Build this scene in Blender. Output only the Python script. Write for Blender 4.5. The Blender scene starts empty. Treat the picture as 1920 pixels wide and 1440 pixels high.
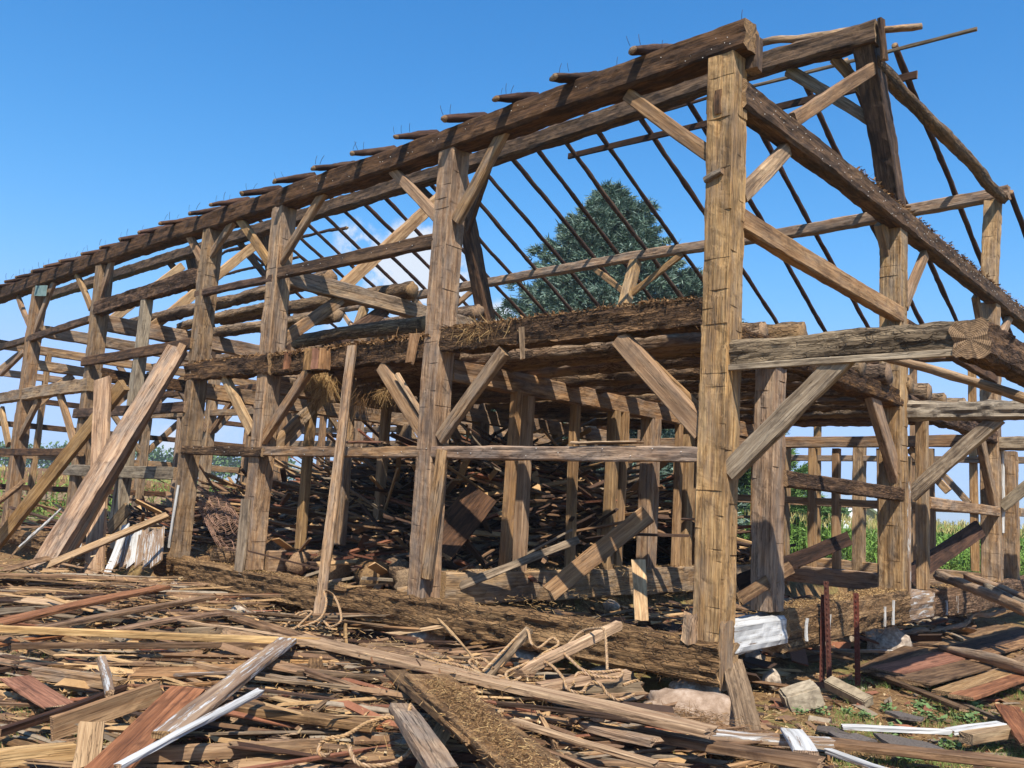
import bpy, math, random
import numpy as np
from mathutils import Vector, Matrix

# ------------------------------------------------------------------ camera, world, sun, exposure
sc = bpy.context.scene
COL = sc.collection
CAM = Vector((4.084692, -7.408573, 0.996391))
CF = Vector((-0.6745655933732783, 0.7264085497784245, 0.1314985895200521))
CR = Vector((0.7367293959895497, 0.6737363519578816, 0.057524995744102296))
CU = Vector((0.04680873125636343, -0.1356832593185014, 0.9896458941555196))
FPX = 1620.98
cam_data = bpy.data.cameras.new('camera')
cam_data.sensor_width = 36.0
cam_data.lens = 36.0 * FPX / 1920.0
cam_data.clip_start = 0.05
cam_data.clip_end = 6000
cam = bpy.data.objects.new('camera', cam_data)
m = Matrix.Identity(4)
for i in range(3):
    m[i][0] = CR[i]; m[i][1] = CU[i]; m[i][2] = -CF[i]; m[i][3] = CAM[i]
cam.matrix_world = m
COL.objects.link(cam)
sc.camera = cam

SUN_TO = Vector((0.56, -0.50, 1.0)).normalized()      # direction from the scene to the sun
SUN_EL = math.asin(SUN_TO.z)
SUN_AZ = math.atan2(SUN_TO.x, SUN_TO.y)
world = bpy.data.worlds.new('World'); sc.world = world; world.use_nodes = True
wn = world.node_tree; wl = wn.links; wn.nodes.clear()
w_out = wn.nodes.new('ShaderNodeOutputWorld'); w_bg = wn.nodes.new('ShaderNodeBackground')
sky = wn.nodes.new('ShaderNodeTexSky'); sky.sky_type = 'NISHITA'; sky.sun_disc = False
sky.sun_elevation = SUN_EL; sky.sun_rotation = SUN_AZ
sky.altitude = 300; sky.air_density = 1.15; sky.dust_density = 0.6; sky.ozone_density = 4.5
w_bg.inputs['Strength'].default_value = 0.15
wl.new(w_bg.outputs[0], w_out.inputs[0])

def pxdir(px, py):
    return (CF * FPX + CR * (px - 960) + CU * (720 - py)).normalized()

def N(tree, typ, **kw):
    n = tree.nodes.new(typ)
    for k, v in kw.items(): setattr(n, k, v)
    return n

tc = N(wn, 'ShaderNodeTexCoord')
cn = N(wn, 'ShaderNodeTexNoise'); cn.inputs['Scale'].default_value = 22; cn.inputs['Detail'].default_value = 9; cn.inputs['Roughness'].default_value = 0.62
wl.new(tc.outputs['Generated'], cn.inputs['Vector'])
prev = None
def m_math(tree, op, a, b=None, clamp=False):
    n = N(tree, 'ShaderNodeMath', operation=op, use_clamp=clamp)
    for i, v in enumerate((a, b)):
        if v is None: continue
        if isinstance(v, (int, float)): n.inputs[i].default_value = v
        else: tree.links.new(v, n.inputs[i])
    return n.outputs[0]
# small fair-weather cumulus: centre direction, angular radius, strength
for (px, py, rad, st) in ((780, 520, 0.062, 1.3), (735, 515, .04, 1.0), (682, 460, 0.036, 0.8), (862, 520, 0.022, .55), (640, 615, 0.03, 0.5), (930, 600, .03, .7),
                          (560, 705, .03, .35), (430, 780, .06, .4), (250, 800, .06, .4), (700, 830, .05, .5), (60, 690, .05, .3), (330, 830, .04, .45)):
    d = pxdir(px, py)
    dp = N(wn, 'ShaderNodeVectorMath', operation='DISTANCE'); dp.inputs[1].default_value = d
    wl.new(tc.outputs['Generated'], dp.inputs[0])
    r = N(wn, 'ShaderNodeMapRange'); r.inputs[1].default_value = rad * 1.35; r.inputs[2].default_value = rad * .15
    r.inputs[3].default_value = 0; r.inputs[4].default_value = st
    wl.new(dp.outputs['Value'], r.inputs[0])
    prev = r.outputs[0] if prev is None else m_math(wn, 'MAXIMUM', prev, r.outputs[0])
nz = N(wn, 'ShaderNodeMapRange'); nz.inputs[1].default_value = .30; nz.inputs[2].default_value = .62; wl.new(cn.outputs['Fac'], nz.inputs[0])
cl = m_math(wn, 'MULTIPLY', prev, nz.outputs[0])
cl2 = N(wn, 'ShaderNodeMapRange', interpolation_type='SMOOTHSTEP'); cl2.inputs[1].default_value = .15; cl2.inputs[2].default_value = .5; cl2.inputs[4].default_value = .85
wl.new(cl, cl2.inputs[0])
cmix = N(wn, 'ShaderNodeMix', data_type='RGBA'); cmix.inputs['B'].default_value = (4.1, 4.3, 4.6, 1)
hs = N(wn, 'ShaderNodeHueSaturation'); hs.inputs['Saturation'].default_value = 1.3; hs.inputs['Value'].default_value = 1.05
wl.new(sky.outputs[0], hs.inputs['Color'])
# the camera's highlight roll-off on the bright horizon: c / (1 + (c/cap)^4)^(1/4)
def vmath(op, a, b):
    n = N(wn, 'ShaderNodeVectorMath', operation=op)
    for i, v in enumerate((a, b)):
        if isinstance(v, tuple): n.inputs[i].default_value = v
        else: wl.new(v, n.inputs[i])
    return n.outputs[0]
q1 = vmath('DIVIDE', hs.outputs[0], (2.30, 3.40, 6.2))
q2 = vmath('MULTIPLY', q1, q1); q4 = vmath('MULTIPLY', q2, q2)
q5 = vmath('ADD', q4, (1, 1, 1))
sep5 = N(wn, 'ShaderNodeSeparateXYZ'); wl.new(q5, sep5.inputs[0]); com5 = N(wn, 'ShaderNodeCombineXYZ')
for i in range(3): wl.new(m_math(wn, 'POWER', sep5.outputs[i], .25), com5.inputs[i])
soft = vmath('DIVIDE', hs.outputs[0], com5.outputs[0])
wl.new(cl2.outputs[0], cmix.inputs['Factor']); wl.new(soft, cmix.inputs['A'])
wl.new(cmix.outputs['Result'], w_bg.inputs['Color'])

sun_d = bpy.data.lights.new('sun', 'SUN'); sun_d.energy = 5.0; sun_d.angle = math.radians(.53); sun_d.color = (1, .935, .82)
sun = bpy.data.objects.new('sun', sun_d); COL.objects.link(sun)
sun.rotation_euler = SUN_TO.to_track_quat('Z', 'Y').to_euler(); sun.location = (8, -8, 15)
vs = sc.view_settings
vs.view_transform = 'Standard'; vs.look = 'None'; vs.gamma = 1; vs.use_curve_mapping = False; vs.exposure = 0.5

rnd = random.Random(7)
rs = np.random.RandomState(5)

def at(px, py, ax, v):
    d = pxdir(px, py); i = 'xyz'.index(ax)
    return CAM + d * ((v - CAM[i]) / d[i])

# ------------------------------------------------------------------ materials
def newmat(name):
    mt = bpy.data.materials.new(name); mt.use_nodes = True
    t = mt.node_tree; b = t.nodes['Principled BSDF']
    return mt, t, b
def ramp(t, fac, stops):
    r = N(t, 'ShaderNodeValToRGB'); e = r.color_ramp.elements
    while len(e) < len(stops): e.new(.5)
    for k, (p, c) in enumerate(stops):
        e[k].position = p; e[k].color = tuple(c) + (1,) if len(c) == 3 else c
    t.links.new(fac, r.inputs[0]); return r.outputs[0]
def noise(t, vec, scale, detail=4, rough=.55, dist=0):
    n = N(t, 'ShaderNodeTexNoise'); n.inputs['Scale'].default_value = scale; n.inputs['Detail'].default_value = detail
    n.inputs['Roughness'].default_value = rough; n.inputs['Distortion'].default_value = dist
    t.links.new(vec, n.inputs['Vector']); return n.outputs['Fac']
def mixc(t, fac, a, b, mode='MIX'):
    n = N(t, 'ShaderNodeMix', data_type='RGBA', blend_type=mode)
    for k, v in (('Factor', fac), ('A', a), ('B', b)):
        if isinstance(v, (int, float)): n.inputs[k].default_value = v
        elif isinstance(v, tuple): n.inputs[k].default_value = v if len(v) == 4 else v + (1,)
        else: t.links.new(v, n.inputs[k])
    return n.outputs['Result']
def mapped(t, src, scale):
    mp = N(t, 'ShaderNodeMapping'); mp.inputs['Scale'].default_value = scale
    t.links.new(src, mp.inputs[0]); return mp.outputs[0]
def rng(t, v, a, b, c=0, d=1):
    r = N(t, 'ShaderNodeMapRange'); r.inputs[1].default_value = a; r.inputs[2].default_value = b; r.inputs[3].default_value = c; r.inputs[4].default_value = d
    t.links.new(v, r.inputs[0]); return r.outputs[0]
def objvec(t):
    c = N(t, 'ShaderNodeTexCoord'); oi = N(t, 'ShaderNodeObjectInfo')
    mul = N(t, 'ShaderNodeVectorMath', operation='MULTIPLY_ADD')
    t.links.new(oi.outputs['Random'], mul.inputs[0]); mul.inputs[1].default_value = (37, 91, 53)
    t.links.new(c.outputs['Object'], mul.inputs[2])
    return mul.outputs[0], oi.outputs['Random']
def varied(t, col, rand, lo=.75, hi=1.2, hue=.005):
    h = N(t, 'ShaderNodeHueSaturation'); t.links.new(col, h.inputs['Color'])
    t.links.new(rng(t, rand, 0, 1, lo, hi), h.inputs['Value'])
    r2 = m_math(t, 'FRACT', m_math(t, 'MULTIPLY', rand, 17.3))
    t.links.new(rng(t, r2, 0, 1, .5 - hue, .5 + hue), h.inputs['Hue'])
    r3 = m_math(t, 'FRACT', m_math(t, 'MULTIPLY', rand, 41.7))
    t.links.new(rng(t, r3, 0, 1, .86, 1.08), h.inputs['Saturation'])
    return h.outputs[0]
def bump(t, b, h, strength, dist):
    bp = N(t, 'ShaderNodeBump'); bp.inputs['Strength'].default_value = strength; bp.inputs['Distance'].default_value = dist
    t.links.new(h, bp.inputs['Height']); t.links.new(bp.outputs[0], b.inputs['Normal'])

def wood(name, light, mid, dark, stain=.5, stain_col=None, crack=.6, lo=.75, hi=1.2, rough=.85, bumpd=.012, gs=1.0, grey=0.0, cubes=0.0, patch=1.0):
    mt, t, b = newmat(name)
    v, rd = objvec(t)
    g = noise(t, mapped(t, v, (1.1 * gs, 26 * gs, 26 * gs)), 1, 7, .62, .35)
    f = noise(t, mapped(t, v, (3.5 * gs, 110 * gs, 110 * gs)), 1, 3, .6)
    lo_n = noise(t, mapped(t, v, (1.0, 2.6, 2.6)), 1.0, 6, .6, .3)
    bl = noise(t, mapped(t, v, (2.2, 7, 7)), 1.4, 8, .65, .5)
    c = ramp(t, g, [(.28, dark), (.46, mid), (.66, light)])
    c = mixc(t, rng(t, f, .35, .65), c, mixc(t, 1.0, c, (.72, .7, .68), 'MULTIPLY'))
    st = rng(t, bl, .62 - .3 * stain, .80 - .3 * stain)
    sc_ = stain_col or tuple(x * .55 for x in dark)
    c = mixc(t, m_math(t, 'MULTIPLY', st, .82), c, sc_)
    st2 = rng(t, lo_n, .42, .66)
    c = mixc(t, m_math(t, 'MULTIPLY', st2, .45 * min(1, patch + .2)), c, mixc(t, 1.0, c, (.62, .56, .52), 'MULTIPLY'))
    if grey:
        gr = (0.23, .21, .185)
        gm = rng(t, noise(t, mapped(t, v, (1.4, 5, 5)), 1.7, 5, .6), .42, .62)
        c = mixc(t, m_math(t, 'MULTIPLY', gm, grey), c, gr)
    ck = noise(t, mapped(t, v, (.55, 34, 34)), 1, 4, .5, .6)
    ckm = rng(t, m_math(t, 'ABSOLUTE', m_math(t, 'SUBTRACT', ck, .5)), .0, .018, 1, 0)
    ckm = m_math(t, 'MULTIPLY', ckm, rng(t, lo_n, .38, .55))
    c = mixc(t, m_math(t, 'MULTIPLY', ckm, crack), c, tuple(x * .25 for x in dark))
    pt_ = noise(t, mapped(t, v, (.55, 3.2, 3.2)), 1.0, 7, .68, .4)
    c = mixc(t, m_math(t, 'MULTIPLY', rng(t, pt_, .52, .62), (.35 + .3 * stain) * patch), c, tuple(x * .8 for x in sc_))
    c = mixc(t, 1.0, c, (.93, .88, .84), 'MULTIPLY')
    cube_h = None
    if cubes:      # cubical cracking of rotten oak
        vo = N(t, 'ShaderNodeTexVoronoi', feature='DISTANCE_TO_EDGE'); vo.inputs['Scale'].default_value = 1
        wv = N(t, 'ShaderNodeVectorMath', operation='MULTIPLY_ADD'); wn_ = N(t, 'ShaderNodeTexNoise'); wn_.inputs['Scale'].default_value = 9; wn_.inputs['Detail'].default_value = 4
        t.links.new(v, wn_.inputs['Vector']); t.links.new(wn_.outputs['Color'], wv.inputs[0]); wv.inputs[1].default_value = (.9, 1.6, 1.6)
        t.links.new(mapped(t, v, (3.4, 24, 24)), wv.inputs[2]); t.links.new(wv.outputs[0], vo.inputs['Vector'])
        ce = rng(t, vo.outputs['Distance'], .0, .10, 1, 0)
        cm = m_math(t, 'MULTIPLY', ce, rng(t, lo_n, .36, .52))
        c = mixc(t, m_math(t, 'MULTIPLY', cm, cubes), c, tuple(x * .3 for x in dark)); cube_h = cm
    t.links.new(varied(t, c, rd, lo, hi), b.inputs['Base Color'])
    b.inputs['Roughness'].default_value = rough
    b.inputs['Specular IOR Level'].default_value = .25
    h = m_math(t, 'ADD', m_math(t, 'MULTIPLY', g, .8), m_math(t, 'MULTIPLY', bl, .9))
    h = m_math(t, 'SUBTRACT', h, m_math(t, 'MULTIPLY', ckm, .8))
    h = m_math(t, 'ADD', h, m_math(t, 'MULTIPLY', f, .25))
    if cube_h is not None: h = m_math(t, 'SUBTRACT', h, cube_h)
    bump(t, b, h, .85, bumpd)
    return mt
def rgb(r, g, b): # sRGB 0-255 -> linear
    f = lambda x: (x / 255 / 12.92) if x / 255 < .04 else ((x / 255 + .055) / 1.055) ** 2.4
    return (f(r), f(g), f(b))

M = {}
M['hewn'] = wood('hewn_timber', rgb(200, 172, 136), rgb(174, 142, 106), rgb(122, 94, 68), stain=.42, stain_col=rgb(92, 72, 56), bumpd=.018, lo=.85, hi=1.15, grey=.5)
M['hewn_light'] = wood('pale_hewn_timber', rgb(212, 182, 138), rgb(190, 156, 112), rgb(140, 110, 78), stain=.45, stain_col=rgb(104, 84, 62), bumpd=.018, lo=.95, hi=1.12, grey=.35)
M['dark'] = wood('dark_weathered_timber', rgb(134, 106, 80), rgb(108, 82, 60), rgb(72, 54, 42), stain=.6, stain_col=rgb(52, 42, 36), bumpd=.02, lo=.85, hi=1.2)
M['rot'] = wood('rotten_timber', rgb(160, 124, 86), rgb(124, 94, 64), rgb(78, 56, 38), stain=.7, stain_col=rgb(58, 42, 30), crack=.9, bumpd=.05, lo=.9, hi=1.15, cubes=.5)
M['sill'] = wood('crumbling_sill', rgb(170, 138, 100), rgb(128, 99, 68), rgb(72, 53, 37), stain=.25, stain_col=rgb(84, 62, 44), crack=1, patch=.1, bumpd=.035, lo=.95, hi=1.1, cubes=.5)
M['grey'] = wood('silver_grey_timber', rgb(190, 178, 156), rgb(162, 148, 126), rgb(106, 94, 80), stain=.45, stain_col=rgb(84, 74, 64), bumpd=.014)
M['grey_rot'] = wood('cracked_grey_timber', rgb(200, 182, 156), rgb(166, 148, 124), rgb(110, 94, 78), stain=.5, stain_col=rgb(84, 72, 60), bumpd=.03, cubes=.45)
M['sawn'] = wood('sawn_brace_wood', rgb(200, 168, 126), rgb(172, 138, 98), rgb(130, 100, 70), stain=.3, stain_col=rgb(100, 78, 58), bumpd=.008, lo=.85, hi=1.15, grey=.2)
M['pole'] = wood('rafter_pole', rgb(104, 78, 60), rgb(84, 60, 46), rgb(56, 40, 32), stain=.5, bumpd=.015, lo=.8, hi=1.25)
M['bark'] = wood('bark_log', rgb(196, 168, 130), rgb(158, 130, 98), rgb(96, 74, 56), stain=.35, stain_col=rgb(84, 66, 50), crack=1, bumpd=.05, gs=.6, lo=.85, hi=1.15, grey=.3, cubes=.6)
M['board'] = wood('weathered_board', rgb(176, 146, 110), rgb(144, 114, 82), rgb(94, 70, 50), stain=.5, bumpd=.006, lo=.6, hi=1.3)
M['board_red'] = wood('reddish_board', rgb(182, 128, 92), rgb(154, 102, 70), rgb(104, 68, 48), stain=.35, bumpd=.005, lo=.7, hi=1.25)
M['board_tan'] = wood('tan_board', rgb(214, 184, 140), rgb(188, 154, 112), rgb(140, 108, 76), stain=.25, bumpd=.005, lo=.8, hi=1.2)
M['board_grey'] = wood('grey_board', rgb(178, 158, 130), rgb(144, 124, 98), rgb(92, 78, 62), stain=.45, bumpd=.006, lo=.7, hi=1.2)
M['board_dark'] = wood('dark_board', rgb(104, 76, 56), rgb(80, 57, 42), rgb(50, 36, 28), stain=.5, bumpd=.006, lo=.6, hi=1.4)

def painted(name, cover=.5):  # paint survives along the grain
    mt, t, b = newmat(name)
    v, rd = objvec(t)
    g = noise(t, mapped(t, v, (1.1, 26, 26)), 1, 6, .6, .3)
    p = noise(t, mapped(t, v, (1.6, 22, 22)), 1.3, 10, .75, .3)
    wd = ramp(t, g, [(.3, rgb(88, 68, 52)), (.5, rgb(134, 108, 84)), (.7, rgb(168, 142, 112))])
    wh = ramp(t, g, [(.3, rgb(140, 136, 130)), (.5, rgb(186, 184, 180)), (.7, rgb(208, 207, 204))])
    k = rng(t, p, .62 - .32 * cover, .66 - .32 * cover)
    c = mixc(t, k, wd, wh)
    t.links.new(c, b.inputs['Base Color']); b.inputs['Roughness'].default_value = .7
    bump(t, b, m_math(t, 'ADD', m_math(t, 'MULTIPLY', k, .6), g), .6, .006)
    return mt
M['white'] = painted('flaking_white_paint', .75)
M['white_worn'] = painted('worn_white_paint', .28)

def endgrain():
    mt, t, b = newmat('end_grain')
    v, rd = objvec(t)
    c0 = N(t, 'ShaderNodeTexCoord')
    sep = N(t, 'ShaderNodeSeparateXYZ'); t.links.new(c0.outputs['Object'], sep.inputs[0])
    r = m_math(t, 'SQRT', m_math(t, 'ADD', m_math(t, 'POWER', m_math(t, 'ABSOLUTE', sep.outputs[1]), 2), m_math(t, 'POWER', m_math(t, 'ABSOLUTE', sep.outputs[2]), 2)))
    n = noise(t, v, 14, 4)
    s = m_math(t, 'SINE', m_math(t, 'ADD', m_math(t, 'MULTIPLY', r, 420), m_math(t, 'MULTIPLY', n, 9)))
    c = ramp(t, rng(t, s, -1, 1), [(.1, rgb(118, 90, 62)), (.8, rgb(168, 134, 94))])
    n2 = noise(t, v, 30, 6, .7)
    c = mixc(t, rng(t, n2, .45, .7, 0, .8), c, rgb(72, 54, 40))
    t.links.new(varied(t, c, rd, .8, 1.15), b.inputs['Base Color']); b.inputs['Roughness'].default_value = .9
    bump(t, b, n2, .8, .02)
    return mt
M['end'] = endgrain()

def simple(name, stops, scale=6, detail=8, bumpd=.01, rough=.9, metal=0, rough_n=.65, worldspace=False, vary=True, bs=.8):
    mt, t, b = newmat(name)
    v, rd = objvec(t)
    if worldspace:
        c0 = N(t, 'ShaderNodeTexCoord'); v = c0.outputs['Object']
    n = noise(t, v, scale, detail, rough_n, .2)
    c = ramp(t, n, stops)
    if vary: c = varied(t, c, rd, .8, 1.2)
    t.links.new(c, b.inputs['Base Color']); b.inputs['Roughness'].default_value = rough; b.inputs['Metallic'].default_value = metal
    b.inputs['Specular IOR Level'].default_value = .25
    bump(t, b, n, bs, bumpd)
    return mt
M['stone'] = simple('fieldstone', [(.3, rgb(112, 98, 86)), (.5, rgb(158, 142, 124)), (.68, rgb(196, 182, 164))], 18, 10, .02)
M['pinkstone'] = simple('pinkish_granite', [(.3, rgb(122, 98, 76)), (.5, rgb(160, 134, 108)), (.7, rgb(192, 168, 144))], 9, 12, .02)
M['concrete'] = simple('concrete', [(.3, rgb(118, 104, 86)), (.6, rgb(176, 160, 134))], 14, 9, .008)
M['rust'] = simple('rusty_steel', [(.3, rgb(64, 38, 32)), (.6, rgb(104, 62, 50))], 20, 8, .004, .8, .2)
M['wire'] = simple('rusty_wire', [(.3, rgb(120, 84, 62)), (.6, rgb(176, 136, 108))], 20, 4, .001, .8, .1)
M['nail'] = simple('dark_iron_nail', [(.3, rgb(40, 36, 36)), (.6, rgb(62, 54, 50))], 20, 2, .001, .6, .5)
M['nailhead'] = simple('bright_nail_head', [(.3, rgb(214, 210, 200)), (.6, rgb(235, 232, 226))], 20, 2, .001, .5, 0)
M['rope'] = simple('manila_rope', [(.3, rgb(128, 98, 68)), (.6, rgb(178, 144, 106))], 60, 4, .004)
M['shingle'] = simple('asphalt_shingle', [(.3, rgb(64, 58, 54)), (.6, rgb(104, 94, 86))], 60, 6, .006)
M['tarp'] = simple('faded_teal_sheet', [(.3, rgb(108, 132, 130)), (.6, rgb(138, 160, 156))], 9, 4, .004)
M['roof_white'] = simple('white_metal_roof', [(.3, rgb(222, 222, 220)), (.6, rgb(238, 238, 236))], 9, 4, .004)

def strawmat(name, cols):
    mt, t, b = newmat(name)
    c0 = N(t, 'ShaderNodeTexCoord'); v = c0.outputs['Object']
    gi = N(t, 'ShaderNodeNewGeometry')
    c = ramp(t, gi.outputs['Random Per Island'], [(i / (len(cols) - 1), x) for i, x in enumerate(cols)])
    n = noise(t, v, 1.3, 5)
    c = mixc(t, rng(t, n, .35, .65, 0, .4), c, mixc(t, 1., c, (.6, .55, .5), 'MULTIPLY'))
    t.links.new(c, b.inputs['Base Color']); b.inputs['Roughness'].default_value = .8
    b.inputs['Specular IOR Level'].default_value = .2
    return mt
M['straw'] = strawmat('straw', [rgb(104, 78, 50), rgb(140, 108, 70), rgb(176, 140, 92), rgb(206, 174, 122), rgb(120, 90, 58)])
M['hay_dark'] = strawmat('dirty_hay', [rgb(84, 60, 40), rgb(118, 88, 58), rgb(148, 114, 76), rgb(100, 74, 50)])
M['chips'] = strawmat('wood_chips', [rgb(84, 58, 40), rgb(138, 104, 70), rgb(186, 148, 102), rgb(110, 72, 48), rgb(214, 188, 146), rgb(96, 78, 60)])
M['needle'] = strawmat('blue_spruce_needles', [rgb(64, 88, 74), rgb(108, 132, 118), rgb(50, 74, 54), rgb(150, 170, 158), rgb(76, 98, 64)])
M['needle_green'] = strawmat('green_conifer_needles', [rgb(84, 116, 58), rgb(112, 142, 76), rgb(64, 96, 48), rgb(98, 128, 70)])
M['leaf'] = strawmat('tree_leaves', [rgb(72, 98, 54), rgb(92, 118, 66), rgb(60, 88, 50), rgb(104, 128, 76)])
M['corn'] = strawmat('corn_leaves', [rgb(84, 116, 44), rgb(112, 146, 62), rgb(72, 102, 38), rgb(138, 166, 84), rgb(96, 128, 50)])
M['tassel'] = strawmat('corn_tassels', [rgb(172, 164, 104), rgb(196, 180, 118), rgb(150, 148, 88)])
M['grass'] = strawmat('grass_blades', [rgb(84, 112, 50), rgb(118, 140, 70), rgb(144, 146, 86), rgb(70, 98, 44)])
M['weed'] = strawmat('weed_leaves', [rgb(92, 118, 70), rgb(116, 138, 88), rgb(78, 104, 60)])
M['trunk'] = simple('conifer_trunk', [(.3, rgb(70, 54, 42)), (.6, rgb(104, 84, 66))], 8, 6, .03)

def ground_mat():
    mt, t, b = newmat('barnyard_ground')
    c0 = N(t, 'ShaderNodeTexCoord'); v = c0.outputs['Object']
    n1 = noise(t, v, 9, 10, .7); n2 = noise(t, v, .55, 6, .6); n3 = noise(t, v, 55, 6, .7)
    c = ramp(t, n1, [(.3, rgb(88, 66, 46)), (.48, rgb(126, 98, 68)), (.62, rgb(164, 132, 92)), (.75, rgb(188, 158, 116))])
    c = mixc(t, rng(t, n3, .4, .65, 0, .55), c, rgb(82, 60, 42))
    gm = m_math(t, 'MULTIPLY', rng(t, n2, .50, .60), rng(t, n1, .35, .55))
    c = mixc(t, m_math(t, 'MULTIPLY', gm, .6), c, rgb(104, 116, 62))
    # beyond the barnyard: green field
    sp = N(t, 'ShaderNodeVectorMath', operation='LENGTH'); t.links.new(v, sp.inputs[0])
    far = rng(t, sp.outputs['Value'], 30, 46)
    n4 = noise(t, v, .02, 4)
    fc = ramp(t, n4, [(.35, rgb(84, 116, 52)), (.6, rgb(112, 138, 68))])
    c = mixc(t, far, c, fc)
    t.links.new(c, b.inputs['Base Color']); b.inputs['Roughness'].default_value = 1
    b.inputs['Specular IOR Level'].default_value = .1
    bump(t, b, m_math(t, 'ADD', n1, m_math(t, 'MULTIPLY', n3, .5)), .9, .03)
    return mt
M['ground'] = ground_mat()
M['dirtheap'] = simple('chaff_and_dirt', [(.3, rgb(76, 54, 38)), (.5, rgb(112, 84, 56)), (.7, rgb(158, 124, 82))], 16, 10, .04, worldspace=True, vary=False, bs=1)

# ------------------------------------------------------------------ mesh helpers
def mesh_np(name, V, Fc, mats, midx=None, smooth=False):
    me = bpy.data.meshes.new(name)
    V = np.asarray(V, float); nV = len(V)
    if isinstance(Fc, np.ndarray):
        k = Fc.shape[1]; nF = len(Fc)
        me.vertices.add(nV); me.vertices.foreach_set('co', V.ravel())
        me.loops.add(nF * k); me.loops.foreach_set('vertex_index', Fc.ravel().astype(np.int32))
        me.polygons.add(nF); me.polygons.foreach_set('loop_start', np.arange(nF, dtype=np.int32) * k)
        me.polygons.foreach_set('loop_total', np.full(nF, k, np.int32))
        me.update(calc_edges=True)
    else:
        me.from_pydata([tuple(v) for v in V], [], [tuple(f) for f in Fc]); me.update()
    for q in mats: me.materials.append(q)
    if midx is not None: me.polygons.foreach_set('material_index', np.asarray(midx, np.int32))
    me.polygons.foreach_set('use_smooth', np.full(len(me.polygons), smooth))
    me.validate()
    return me

def interp_noise(L, xs, nj, scale, amp, r, circ=True, jc=None):
    """value noise: n_ring x nj, coarse cells of length `scale` along, jc cells around"""
    n = max(2, int(math.ceil(L / scale)) + 2); jc = jc or nj
    g = r.uniform(-1, 1, (n, jc)) * amp
    u = xs / scale; i0 = np.clip(u.astype(int), 0, n - 2); f = u - i0; f = f * f * (3 - 2 * f)
    a = g[i0] * (1 - f[:, None]) + g[i0 + 1] * f[:, None]
    if jc != nj:
        w = np.arange(nj) * jc / nj; j0 = w.astype(int) % jc; j1 = (j0 + 1) % jc; ff = w - w.astype(int)
        a = a[:, j0] * (1 - ff) + a[:, j1] * ff
    return a

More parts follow.
